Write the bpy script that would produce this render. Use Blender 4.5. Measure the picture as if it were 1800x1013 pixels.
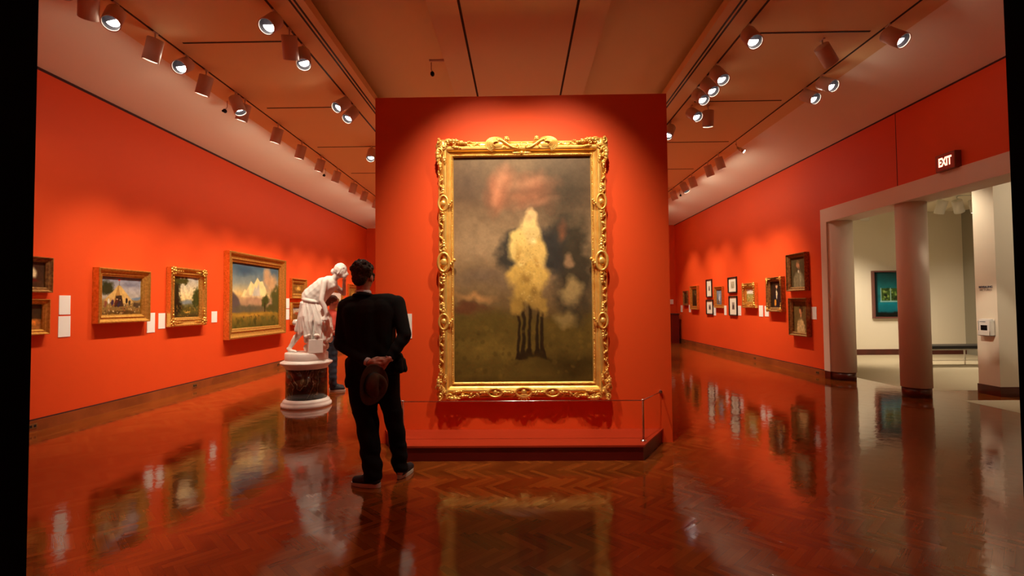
import bpy, bmesh, math, random
import numpy as np
from mathutils import Vector, Matrix, Euler
for o in list(bpy.data.objects): bpy.data.objects.remove(o)
SC = bpy.context.scene
COL = SC.collection
R = math.radians
random.seed(7)

# ------------------------------------------------------------------ camera
cam_d = bpy.data.cameras.new('camera'); cam = bpy.data.objects.new('camera', cam_d); COL.objects.link(cam)
cam_d.sensor_width = 36; cam_d.lens = 880/1800*36; cam_d.clip_start = 0.02; cam_d.clip_end = 100
def cam_basis(p, y, r):
    cy, sy, cp, sp = math.cos(y), math.sin(y), math.cos(p), math.sin(p)
    f = Vector((-sy*cp, cy*cp, sp)); rt = Vector((cy, sy, 0)); up = rt.cross(f)
    cr, sr = math.cos(r), math.sin(r)
    return f, rt*cr+up*sr, up*cr-rt*sr
_f, _r, _u = cam_basis(0.03194, 0.01570, -0.00885)
m = Matrix((( _r.x, _u.x, -_f.x), (_r.y, _u.y, -_f.y), (_r.z, _u.z, -_f.z)))
cam.matrix_world = Matrix.Translation((0, 0, 1.48)) @ m.to_4x4()
SC.camera = cam
# ------------------------------------------------------------------ world and exposure
wd = bpy.data.worlds.new('world'); SC.world = wd; wd.use_nodes = True
wd.node_tree.nodes['Background'].inputs[0].default_value = (0.02, 0.012, 0.008, 1)
wd.node_tree.nodes['Background'].inputs[1].default_value = 0.2
vs = SC.view_settings
vs.view_transform = 'Standard'; vs.look = 'None'; vs.gamma = 1; vs.use_curve_mapping = False; vs.exposure = 0.0
WARM = (1.0, 0.84, 0.62)
P_WALL, P_PIC, P_MISC, P_WHITE, P_SPILL = 385, 390, 110, 160, 42      # lamp powers

# ------------------------------------------------------------------ helpers
def s2l(c):
    return tuple(((v/255)/12.92 if v/255 <= 0.04045 else ((v/255+0.055)/1.055)**2.4) for v in c)
MATS = {}
def mat(name, col, rough=0.5, metal=0.0, noise=0.0, nscale=8, bump=0.0, bscale=60, emit=None, estr=0, coat=0, spec=0.5, col2=None):
    if name in MATS: return MATS[name]
    m = bpy.data.materials.new(name); m.use_nodes = True; nt = m.node_tree; b = nt.nodes['Principled BSDF']
    b.inputs['Base Color'].default_value = (*col, 1); b.inputs['Roughness'].default_value = rough
    b.inputs['Metallic'].default_value = metal; b.inputs['Specular IOR Level'].default_value = spec
    if coat: b.inputs['Coat Weight'].default_value = coat; b.inputs['Coat Roughness'].default_value = 0.08
    tc = nt.nodes.new('ShaderNodeTexCoord')
    if noise or col2:
        n = nt.nodes.new('ShaderNodeTexNoise'); n.inputs['Scale'].default_value = nscale; n.inputs['Detail'].default_value = 5
        nt.links.new(tc.outputs['Object'], n.inputs['Vector'])
        mx = nt.nodes.new('ShaderNodeMix'); mx.data_type = 'RGBA'
        c2 = col2 if col2 else tuple(v*(1-noise) for v in col)
        mx.inputs['A'].default_value = (*c2, 1); mx.inputs['B'].default_value = (*col, 1)
        rp = nt.nodes.new('ShaderNodeMapRange'); rp.inputs[1].default_value = 0.35; rp.inputs[2].default_value = 0.65
        nt.links.new(n.outputs['Fac'], rp.inputs[0]); nt.links.new(rp.outputs[0], mx.inputs['Factor'])
        nt.links.new(mx.outputs['Result'], b.inputs['Base Color'])
    if bump:
        n2 = nt.nodes.new('ShaderNodeTexNoise'); n2.inputs['Scale'].default_value = bscale; n2.inputs['Detail'].default_value = 3
        nt.links.new(tc.outputs['Object'], n2.inputs['Vector'])
        bp = nt.nodes.new('ShaderNodeBump'); bp.inputs['Strength'].default_value = bump; bp.inputs['Distance'].default_value = 0.01
        nt.links.new(n2.outputs['Fac'], bp.inputs['Height']); nt.links.new(bp.outputs[0], b.inputs['Normal'])
    if emit:
        b.inputs['Emission Color'].default_value = (*emit, 1); b.inputs['Emission Strength'].default_value = estr
    MATS[name] = m
    return m

def tag(o, label=None, cat=None, group=None, kind=None):
    if label: o['label'] = label
    if cat: o['category'] = cat
    if group: o['group'] = group
    if kind: o['kind'] = kind
    return o
def empty(name, loc=(0, 0, 0), rz=0):
    o = bpy.data.objects.new(name, None); COL.objects.link(o); o.location = loc; o.rotation_euler = (0, 0, rz)
    o.empty_display_size = 0.1
    return o
def pobj(name, verts, faces, material, parent=None, smooth=False):
    me = bpy.data.meshes.new(name); me.from_pydata([tuple(v) for v in verts], [], faces); me.update()
    if smooth:
        me.polygons.foreach_set('use_smooth', [True]*len(me.polygons))
    o = bpy.data.objects.new(name, me); COL.objects.link(o)
    if material: me.materials.append(material)
    if parent: o.parent = parent
    return o
class MB:
    """collects shapes, builds ONE mesh object"""
    def __init__(s): s.v = []; s.f = []; s.sm = []
    def add(s, v, f, smooth=False):
        n = len(s.v); s.v += [tuple(p) for p in v]; s.f += [tuple(i+n for i in q) for q in f]; s.sm += [smooth]*len(f); return s
    def box(s, a, b):
        x0, y0, z0 = a; x1, y1, z1 = b
        v = [(x0,y0,z0),(x1,y0,z0),(x1,y1,z0),(x0,y1,z0),(x0,y0,z1),(x1,y0,z1),(x1,y1,z1),(x0,y1,z1)]
        return s.add(v, [(0,3,2,1),(4,5,6,7),(0,1,5,4),(1,2,6,5),(2,3,7,6),(3,0,4,7)])
    def lathe(s, prof, seg=32, M=None, cap=True, sx=1, sy=1):
        v = []; f = []
        for r, z in prof:
            for k in range(seg):
                a = 2*math.pi*k/seg; p = Vector((r*math.cos(a)*sx, r*math.sin(a)*sy, z))
                v.append(M @ p if M else p)
        for i in range(len(prof)-1):
            for k in range(seg):
                k2 = (k+1) % seg; f.append((i*seg+k, i*seg+k2, (i+1)*seg+k2, (i+1)*seg+k))
        s.add(v, f, True)
        if cap:
            n0 = len(s.v)-len(v); L = len(prof)-1
            s.f.append(tuple(n0+k for k in reversed(range(seg)))); s.sm.append(False)
            s.f.append(tuple(n0+L*seg+k for k in range(seg))); s.sm.append(False)
        return s
    def tube(s, pts, r, seg=8, closed=False, flat=1.0):
        pts = [Vector(p) for p in pts]; n = len(pts)
        rr = r if hasattr(r, '__len__') else [r]*n
        v = []; f = []; up = None
        for i in range(n):
            t = (pts[(i+1) % n]-pts[i-1]) if closed else (pts[min(i+1, n-1)]-pts[max(i-1, 0)])
            if t.length < 1e-9: t = Vector((0, 0, 1))
            t.normalize()
            if up is None:
                up = Vector((0, -1, 0)) if abs(t.y) < 0.9 else Vector((1, 0, 0))
            up = (up - t*up.dot(t));
            if up.length < 1e-6: up = t.orthogonal()
            up.normalize(); sd = t.cross(up)
            for k in range(seg):
                a = 2*math.pi*k/seg; v.append(pts[i]+(sd*math.cos(a)+up*math.sin(a)*flat)*rr[i])
        for i in range(n if closed else n-1):
            j = (i+1) % n
            for k in range(seg):
                k2 = (k+1) % seg; f.append((i*seg+k, i*seg+k2, j*seg+k2, j*seg+k))
        s.add(v, f, True)
        if not closed:
            n0 = len(s.v)-len(v)
            s.f.append(tuple(n0+k for k in reversed(range(seg)))); s.sm.append(False)
            s.f.append(tuple(n0+(n-1)*seg+k for k in range(seg))); s.sm.append(False)
        return s
    def ball(s, c, rx, ry=None, rz=None, M=None, u=10, w=7):
        ry = rx if ry is None else ry; rz = rx if rz is None else rz
        v = []; f = []
        for i in range(1, w):
            th = math.pi*i/w
            for k in range(u):
                a = 2*math.pi*k/u; p = Vector((rx*math.sin(th)*math.cos(a), ry*math.sin(th)*math.sin(a), rz*math.cos(th)))
                if M: p = M @ p
                v.append(p+Vector(c))
        top = Vector((0, 0, rz)); bot = Vector((0, 0, -rz))
        if M: top = M @ top; bot = M @ bot
        v += [top+Vector(c), bot+Vector(c)]; T = len(v)-2
        for k in range(u):
            k2 = (k+1) % u; f.append((T, k, k2)); f.append((T+1, (w-2)*u+k2, (w-2)*u+k))
            for i in range(w-2): f.append((i*u+k, (i+1)*u+k, (i+1)*u+k2, i*u+k2))
        return s.add(v, f, True)
    def cap(s, p0, p1, r0, r1=None, seg=14):
        """tapered capsule"""
        r1 = r0 if r1 is None else r1
        p0 = Vector(p0); p1 = Vector(p1); t = p1-p0
        if t.length < 1e-6: t = Vector((0, 0, 1e-4))
        t = t.normalized(); pts = []; rs = []
        for a in (80, 55, 28): pts.append(p0-t*r0*math.sin(R(a))); rs.append(r0*math.cos(R(a)))
        pts.append(p0); rs.append(r0); pts.append(p1); rs.append(r1)
        for a in (28, 55, 80): pts.append(p1+t*r1*math.sin(R(a))); rs.append(r1*math.cos(R(a)))
        return s.tube(pts, rs, seg)
    def build(s, name, material, parent=None, smooth=None):
        o = pobj(name, s.v, s.f, material, parent)
        sm = s.sm if smooth is None else [smooth]*len(s.f)
        o.data.polygons.foreach_set('use_smooth', sm)
        return o
def remeshed(mb, name, material, parent=None, voxel=0.01, smooth=4, disp=None):
    """union of overlapping shapes -> one continuous skin"""
    o = mb.build('tmp', None)
    md = o.modifiers.new('r', 'REMESH'); md.mode = 'VOXEL'; md.voxel_size = voxel
    if smooth:
        sm = o.modifiers.new('s', 'SMOOTH'); sm.iterations = smooth; sm.factor = 0.5
    bpy.context.view_layer.update()
    me = bpy.data.meshes.new_from_object(o.evaluated_get(bpy.context.evaluated_depsgraph_get()))
    bpy.data.objects.remove(o)
    me.name = name
    n = len(me.vertices)
    if disp:
        co = np.empty(n*3); me.vertices.foreach_get('co', co); co = co.reshape(-1, 3)
        no = np.empty(n*3); me.vertices.foreach_get('normal', no); no = no.reshape(-1, 3)
        co = disp(co, no); me.vertices.foreach_set('co', co.ravel())
    me.polygons.foreach_set('use_smooth', [True]*len(me.polygons))
    me.materials.clear(); me.materials.append(material); me.update()
    ob = bpy.data.objects.new(name, me); COL.objects.link(ob)
    if parent: ob.parent = parent
    return ob
def struct(o): o['kind'] = 'structure'; return o
def sbox(name, a, b, m): return struct(MB().box(a, b).build(name, m))

# ------------------------------------------------------------------ materials
M_RED = mat('red_wall_paint', (0.79, 0.078, 0.011), 0.62, bump=0.05, bscale=250, spec=0.25)
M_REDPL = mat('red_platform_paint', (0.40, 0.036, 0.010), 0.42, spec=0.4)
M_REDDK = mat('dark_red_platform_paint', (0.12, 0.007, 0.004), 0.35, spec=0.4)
M_WHITE = mat('white_plaster', (0.94, 0.90, 0.76), 0.7, spec=0.2)
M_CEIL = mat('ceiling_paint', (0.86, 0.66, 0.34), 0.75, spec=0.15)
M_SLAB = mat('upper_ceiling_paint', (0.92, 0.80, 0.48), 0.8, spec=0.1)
M_BLACK = mat('unlit_black', (0.003, 0.002, 0.002), 0.9, spec=0.05)  # black stands in for the unlit near wall around the doorway
M_SLOT = mat('black_slot', (0.006, 0.003, 0.003), 0.6)
M_BASEW = mat('oak_baseboard', (0.36, 0.090, 0.020), 0.35, noise=0.35, nscale=3, coat=0.3)
M_BASED = mat('dark_wood_baseboard', (0.10, 0.012, 0.006), 0.3, noise=0.3, nscale=5, coat=0.3)
M_CARPET = mat('beige_carpet', (0.52, 0.44, 0.31), 0.95, noise=0.12, nscale=90, bump=0.25, bscale=400, spec=0.05)
M_LAMP = mat('cream_lamp_enamel', (0.62, 0.46, 0.36), 0.45)
M_LAMPW = mat('white_lamp_enamel', (0.8, 0.77, 0.7), 0.4)
M_BAFFLE = mat('black_baffle', (0.006, 0.004, 0.006), 0.7, spec=0.1)
M_BULB = mat('lit_bulb', (1, 1, 1), 0.4, emit=(1, 0.90, 0.80), estr=26)
M_CHROME = mat('brushed_steel', (0.72, 0.70, 0.68), 0.25, metal=1)
M_GOLD = mat('gilt', (0.80, 0.46, 0.10), 0.34, metal=0.75, col2=(0.60, 0.30, 0.05), nscale=30, bump=0.25, bscale=120)
M_GOLDB = mat('bright_gilt', (0.88, 0.52, 0.12), 0.30, metal=0.75, col2=(0.66, 0.34, 0.06), nscale=40, bump=0.2, bscale=90)
M_GOLDD = mat('aged_gilt', (0.42, 0.22, 0.06), 0.42, metal=0.6, col2=(0.20, 0.09, 0.03), nscale=25, bump=0.3, bscale=90)
M_BLKF = mat('black_frame_lacquer', (0.015, 0.010, 0.008), 0.35)
M_CARD = mat('white_card', (0.88, 0.86, 0.82), 0.7)
M_MATB = mat('ivory_mount_board', (0.85, 0.80, 0.66), 0.8)
M_MARBLE = mat('white_marble', (0.84, 0.79, 0.74), 0.38, noise=0.08, nscale=9, spec=0.5)
M_BRONZE = mat('brass_outlet', (0.30, 0.17, 0.06), 0.4, metal=0.6)
M_SKIN = mat('skin', (0.55, 0.24, 0.17), 0.5, noise=0.1, nscale=30)
M_SUIT = mat('charcoal_suit_wool', (0.010, 0.008, 0.0075), 0.9, noise=0.3, nscale=120, spec=0.2)
M_TROUS = mat('black_trouser_wool', (0.006, 0.005, 0.006), 0.9, spec=0.15)
M_SHIRT = mat('white_shirt_cotton', (0.75, 0.70, 0.72), 0.8)
M_HAIR = mat('dark_brown_hair', (0.030, 0.012, 0.006), 0.55, noise=0.5, nscale=60, bump=0.6, bscale=90)
M_HAIR2 = mat('auburn_hair', (0.14, 0.035, 0.012), 0.5, noise=0.4, nscale=50, bump=0.4, bscale=80)
M_FELT = mat('brown_felt', (0.085, 0.040, 0.018), 0.85, noise=0.25, nscale=40)
M_BAND = mat('dark_hat_band', (0.018, 0.010, 0.008), 0.6)
M_SHOE = mat('navy_shoe_canvas', (0.012, 0.012, 0.018), 0.7)
M_SOLE = mat('white_rubber_sole', (0.55, 0.50, 0.42), 0.6)
M_CORAL = mat('coral_knit', (0.80, 0.12, 0.085), 0.8)
M_JEAN = mat('dark_denim', (0.020, 0.026, 0.045), 0.85, noise=0.4, nscale=20)
M_EYE = mat('eye_white', (0.7, 0.68, 0.65), 0.2)

def floor_material():
    m = bpy.data.materials.new('herringbone_parquet'); m.use_nodes = True; nt = m.node_tree; N = nt.nodes; Lk = nt.links
    b = N['Principled BSDF']
    def math_(op, a, c=None, d=None):
        n = N.new('ShaderNodeMath'); n.operation = op
        for i, x in enumerate((a, c, d)):
            if x is None: continue
            if isinstance(x, (int, float)): n.inputs[i].default_value = x
            else: Lk.new(x, n.inputs[i])
        return n.outputs[0]
    tc = N.new('ShaderNodeTexCoord'); mp = N.new('ShaderNodeMapping'); Lk.new(tc.outputs['Object'], mp.inputs[0])
    PW, LN = 0.048, 6
    mp.inputs['Rotation'].default_value = (0, 0, R(45)); mp.inputs['Scale'].default_value = (1/PW, 1/PW, 1)
    sp = N.new('ShaderNodeSeparateXYZ'); Lk.new(mp.outputs[0], sp.inputs[0])
    x, y = sp.outputs[0], sp.outputs[1]
    i, j = math_('FLOOR', x), math_('FLOOR', y)
    def fmod(a, n): return math_('SUBTRACT', a, math_('MULTIPLY', math_('FLOOR', math_('DIVIDE', math_('ADD', a, 0.01), n)), n))
    d = fmod(math_('SUBTRACT', i, j), 2*LN)
    vert = math_('GREATER_THAN', d, LN-0.5)
    k = math_('SUBTRACT', 2*LN-1, d)
    def mixv(a, c): return math_('ADD', math_('MULTIPLY', a, math_('SUBTRACT', 1, vert)), math_('MULTIPLY', c, vert))
    idx = mixv(math_('SUBTRACT', i, d), math_('ADD', i, 500)); idy = mixv(j, math_('SUBTRACT', j, k))
    along = mixv(math_('DIVIDE', math_('SUBTRACT', x, math_('SUBTRACT', i, d)), LN), math_('DIVIDE', math_('SUBTRACT', y, math_('SUBTRACT', j, k)), LN))
    across = mixv(math_('SUBTRACT', y, j), math_('SUBTRACT', x, i))
    # straight border strip beside the side walls
    so = N.new('ShaderNodeSeparateXYZ'); Lk.new(tc.outputs['Object'], so.inputs[0])
    ax = math_('ABSOLUTE', so.outputs[0]); bord = math_('GREATER_THAN', ax, 5.42)
    bx = math_('DIVIDE', ax, PW); bi = math_('FLOOR', bx)
    by = math_('ADD', math_('DIVIDE', so.outputs[1], 0.62), math_('MULTIPLY', bi, 0.37)); bj = math_('FLOOR', by)
    nb = math_('SUBTRACT', 1, bord)
    def mb_(a, c): return math_('ADD', math_('MULTIPLY', a, nb), math_('MULTIPLY', c, bord))
    idx = mb_(idx, math_('ADD', bi, 900)); idy = mb_(idy, bj); along = mb_(along, math_('FRACT', by)); across = mb_(across, math_('FRACT', bx))
    cb = N.new('ShaderNodeCombineXYZ'); Lk.new(idx, cb.inputs[0]); Lk.new(idy, cb.inputs[1])
    wn = N.new('ShaderNodeTexWhiteNoise'); wn.noise_dimensions = '2D'; Lk.new(cb.outputs[0], wn.inputs['Vector'])
    # grain
    cg = N.new('ShaderNodeCombineXYZ'); Lk.new(math_('ADD', math_('MULTIPLY', along, 1.2), math_('MULTIPLY', wn.outputs['Value'], 40)), cg.inputs[0])
    Lk.new(math_('MULTIPLY', across, 5), cg.inputs[1]); Lk.new(idy, cg.inputs[2])
    gn = N.new('ShaderNodeTexNoise'); gn.inputs['Scale'].default_value = 2.5; gn.inputs['Detail'].default_value = 4; Lk.new(cg.outputs[0], gn.inputs['Vector'])
    fac = math_('ADD', math_('MULTIPLY', wn.outputs['Value'], 0.62), math_('MULTIPLY', gn.outputs['Fac'], 0.45))
    cr = N.new('ShaderNodeValToRGB'); Lk.new(fac, cr.inputs[0])
    e = cr.color_ramp.elements; e[0].position = 0.1; e[0].color = (0.125, 0.024, 0.004, 1); e[1].position = 1.0; e[1].color = (0.28, 0.070, 0.011, 1)
    el = cr.color_ramp.elements.new(0.55); el.color = (0.195, 0.043, 0.007, 1)
    # joints
    ea = math_('MINIMUM', across, math_('SUBTRACT', 1, across)); el2 = math_('MULTIPLY', math_('MINIMUM', along, math_('SUBTRACT', 1, along)), LN)
    joint = math_('LESS_THAN', math_('MINIMUM', ea, el2), 0.02)
    mx = N.new('ShaderNodeMix'); mx.data_type = 'RGBA'; Lk.new(math_('MULTIPLY', joint, 0.25), mx.inputs['Factor'])
    Lk.new(cr.outputs[0], mx.inputs['A']); mx.inputs['B'].default_value = (0.03, 0.006, 0.002, 1)
    Lk.new(mx.outputs['Result'], b.inputs['Base Color'])
    b.inputs['Roughness'].default_value = 0.06
    b.inputs['Specular IOR Level'].default_value = 0.8
    # uneven varnish: broad waves plus each block lying a hair out of level
    n1 = N.new('ShaderNodeTexNoise'); n1.inputs['Scale'].default_value = 7; n1.inputs['Detail'].default_value = 3; Lk.new(tc.outputs['Object'], n1.inputs['Vector'])
    tilt = math_('MULTIPLY', math_('SUBTRACT', wn.outputs['Value'], 0.5), across)
    crown = math_('MULTIPLY', math_('POWER', math_('ABSOLUTE', math_('SUBTRACT', across, 0.5)), 2), -0.5)
    hgt = math_('ADD', math_('ADD', math_('MULTIPLY', n1.outputs['Fac'], 1.0), math_('MULTIPLY', tilt, 0.12)), math_('ADD', math_('MULTIPLY', crown, 0.2), math_('MULTIPLY', gn.outputs['Fac'], 0.07)))
    bp = N.new('ShaderNodeBump'); bp.inputs['Strength'].default_value = 0.35; bp.inputs['Distance'].default_value = 0.004
    Lk.new(hgt, bp.inputs['Height']); Lk.new(bp.outputs[0], b.inputs['Normal'])
    return m
M_FLOOR = floor_material()

# ------------------------------------------------------------------ the room
XL, XR, YN, YB = -5.84, 5.88, 1.2, 19.0
HW, ZC, ZS = 4.42, 4.73, 5.08          # red wall top, ceiling panel underside, upper ceiling
floor = MB().add([(-5.84, YN-1.6, 0), (6.5, YN-1.6, 0), (6.5, YB, 0), (-5.84, YB, 0), (-5.84, YN-1.6, -0.1), (6.5, YN-1.6, -0.1), (6.5, YB, -0.1), (-5.84, YB, -0.1)],
     [(0, 1, 2, 3), (7, 6, 5, 4), (0, 4, 5, 1), (1, 5, 6, 2), (2, 6, 7, 3), (3, 7, 4, 0)])
floor.box((6.5, 7.53, -0.1), (13, 8.36, 0.0))
struct(floor.build('floor', M_FLOOR))
sbox('floor_side_gallery', (6.5, 8.36, -0.1), (13, 14.2, 0.001), M_CARPET)
sbox('floor_side_gallery', (6.5, 4.6, -0.1), (13, 7.53, 0.001), M_CARPET)
sbox('wall_left', (XL-0.2, YN, 0), (XL, YB, HW), M_RED)
def cove(name, pts):
    # sloping white plaster between the wall head and the ceiling panel
    (a, b, c, d) = pts; off = Vector((0, 0, 0.06))
    v = [Vector(p) for p in pts]; v += [p+off for p in v]
    return struct(MB().add(v, [(0, 1, 2, 3), (7, 6, 5, 4), (0, 4, 5, 1), (1, 5, 6, 2), (2, 6, 7, 3), (3, 7, 4, 0)]).build(name, M_WHITE))
cove('cove_left', [(XL, YN, HW), (XL, YB, HW), (-4.65, YB-1.2, ZC), (-4.65, YN, ZC)])
cove('cove_right', [(XR, YB, HW), (XR, YN, HW), (4.68, YN, ZC), (4.68, YB-1.2, ZC)])
cove('cove_back', [(XL, YB, HW), (XR, YB, HW), (4.68, YB-1.2, ZC), (-4.65, YB-1.2, ZC)])
sbox('wall_left_upper', (XL-0.2, YN, HW), (XL, YB, ZS), M_WHITE)
sbox('wall_back', (XL, YB, 0), (XR, YB+0.2, HW), M_RED)
sbox('wall_back_upper', (XL, YB, HW), (XR, YB+0.2, ZS), M_WHITE)
wr = MB().box((XR, 9.72, 0), (XR+0.4, YB, HW)).box((XR, YN, 0), (XR+0.4, 5.86, HW)).box((XR, 5.86, 3.25), (XR+0.4, 9.72, HW))
struct(wr.build('wall_right', M_RED))
sbox('wall_right_upper', (XR, YN, HW), (XR+0.4, YB, ZS), M_WHITE)
# shadow gaps: thin dark reveals at the top of the red paint and above the baseboards, wall seam
M_REVEAL = mat('dark_red_reveal', (0.05, 0.004, 0.003), 0.8)
def trim(n, a, b, m): return sbox('trim_%d' % n, a, b, m)
trim(1, (XL, YN, HW-0.035), (XL+0.004, YB, HW), M_REVEAL)
trim(2, (XR-0.004, YN, HW-0.025), (XR, YB, HW), M_REVEAL)
trim(3, (XL, YN, 0.135), (XL+0.004, YB, 0.152), M_REVEAL)
trim(4, (XR-0.004, 9.8, 0.14), (XR, YB, 0.155), M_REVEAL)
trim(5, (XR-0.002, 7.81, 3.26), (XR, 7.82, HW), M_REVEAL)
sbox('baseboard_left', (XL, YN, 0), (XL+0.012, YB, 0.135), M_BASEW)
sbox('baseboard_right', (XR-0.012, 9.8, 0), (XR, YB, 0.14), M_BASEW)
sbox('baseboard_back', (XL+0.012, YB-0.012, 0), (XR-0.012, YB, 0.14), M_BASED)
# near wall with the unlit doorway the picture is taken through
wn_ = MB().box((XL, 0.9, 0), (-1.187, YN, ZS)).box((1.169, 0.9, 0), (XR+0.4, YN, ZS)).box((-1.187, 0.9, 2.84), (1.169, YN, ZS))
struct(wn_.build('wall_near', M_BLACK))
sbox('wall_near_lining', (XL, YN, 0), (-1.25, YN+0.01, HW), M_RED)
sbox('wall_near_lining', (1.27, YN, 0), (XR, YN+0.01, HW), M_RED)
# ceiling: upper slab and the hung panels
sbox('ceiling', (XL-0.2, 0.9, ZS), (XR+0.4, YB+0.2, ZS+0.1), M_SLAB)
SK = 0.11
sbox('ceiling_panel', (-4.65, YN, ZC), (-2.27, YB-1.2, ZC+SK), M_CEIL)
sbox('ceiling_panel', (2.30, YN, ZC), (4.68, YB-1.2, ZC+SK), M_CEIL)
M_CEILC = mat('middle_ceiling_whitened', (0.92, 0.88, 0.60), 0.75, spec=0.15)  # ceiling paint whitened to stand in for whiter light on this panel
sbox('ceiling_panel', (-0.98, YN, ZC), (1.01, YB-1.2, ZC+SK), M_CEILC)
n_ = 6
for xs in (-0.63, 0.66):
    trim(n_, (xs-0.014, YN+0.02, ZC-0.003), (xs+0.014, YB-1.3, ZC), M_SLOT); n_ += 1
for xs in (-2.42, -2.37, 2.42, 2.47):
    trim(n_, (xs-0.012, YN+0.02, ZC-0.003), (xs+0.012, YB-1.3, ZC), M_SLOT); n_ += 1
tracks = [('outer left', -4.28, 'long black lighting track above the left wall'), ('inner left', -2.67, 'long black lighting track left of the partition'),
          ('inner right', 2.71, 'long black lighting track right of the partition'), ('outer right', 4.37, 'long black lighting track above the right wall')]
for nm, x, lb in tracks:
    t = MB().box((x-0.012, YN+0.03, ZC-0.006), (x+0.012, YB-1.3, ZC)).build('light_track', M_SLOT)
    tag(t, lb, 'light track', 'long ceiling light tracks')
ordw = ['nearest', 'second nearest', 'third nearest', 'fourth nearest', 'fifth nearest', 'sixth nearest', 'seventh nearest', 'eighth nearest', 'ninth nearest', 'tenth nearest', 'eleventh nearest', 'twelfth nearest', 'thirteenth nearest', 'fourteenth nearest', 'fifteenth nearest', 'sixteenth nearest', 'seventeenth nearest']
for k in range(6):
    y = 6.0+2.05*k
    for sx, side, x0, x1 in ((-1, 'left', -4.12, -2.83), (1, 'right', 2.85, 4.25)):
        t = MB().box((x0, y-0.011, ZC-0.006), (x1, y+0.011, ZC)).build('cross_track', M_SLOT)
        tag(t, 'short crosswise black track on the %s ceiling panel, %s the camera of six' % (side, ordw[k]+' to' if k else 'closest to'), 'light track', 'short cross tracks on the %s ceiling panel' % side)
# partition
sbox('wall_partition', (-1.56, 5.38, 0), (1.605, 6.5, 3.745), M_RED)

# portal frame, columns
M_PORT = mat('portal_plaster', (0.82, 0.70, 0.58), 0.65, spec=0.2)
pf = MB().box((XR-0.03, 5.78, 2.99), (XR+0.43, 9.78, 3.25)).box((XR-0.03, 5.78, 0.15), (XR+0.43, 5.90, 2.99)).box((XR-0.03, 9.60, 0.15), (XR+0.40, 9.78, 2.99))
struct(pf.build('portal_frame', M_PORT))
struct(MB().box((XR-0.022, 5.79, 0), (XR+0.42, 5.895, 0.15)).box((XR-0.022, 9.61, 0), (XR+0.39, 9.775, 0.15)).build('baseboard_portal', M_BASED))
for nm, cx, cy, r in (('column', 6.10, 9.62, 0.225), ('column', 6.10, 7.86, 0.20)):
    struct(MB().lathe([(r, 0.15), (r, 2.99)], 64, Matrix.Translation((cx, cy, 0))).build('column', M_PORT))
    struct(MB().lathe([(r-0.012, 0.0), (r-0.012, 0.15)], 64, Matrix.Translation((cx, cy, 0))).build('baseboard_column', M_BASED))
# side gallery
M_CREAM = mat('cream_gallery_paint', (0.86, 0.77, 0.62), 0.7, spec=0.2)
M_GREY = mat('unlit_gallery_grey', (0.36, 0.33, 0.26), 0.8, spec=0.2)  # grey stands in for lack of light on this gallery wall
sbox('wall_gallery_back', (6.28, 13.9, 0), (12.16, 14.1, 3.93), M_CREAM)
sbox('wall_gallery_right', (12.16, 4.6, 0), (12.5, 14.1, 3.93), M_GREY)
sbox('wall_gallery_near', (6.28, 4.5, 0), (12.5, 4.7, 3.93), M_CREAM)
struct(MB().box((6.28, 9.72, 0), (6.30, 13.9, 3.93)).box((6.28, 4.7, 0), (6.30, 5.78, 3.93)).box((6.28, 5.78, 3.26), (6.30, 9.72, 3.93)).build('wall_gallery_left', M_CREAM))
sbox('ceiling_gallery', (6.28, 4.5, 3.93), (12.5, 14.1, 4.03), M_CREAM)
sbox('baseboard_gallery_back', (6.3, 13.885, 0), (12.16, 13.9, 0.155), M_BASED)
sbox('wall_pier', (7.30, 7.78, 0), (8.3, 8.14, 3.93), M_CREAM)
sbox('baseboard_pier', (7.288, 7.768, 0), (8.312, 8.152, 0.15), M_BASED)

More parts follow.
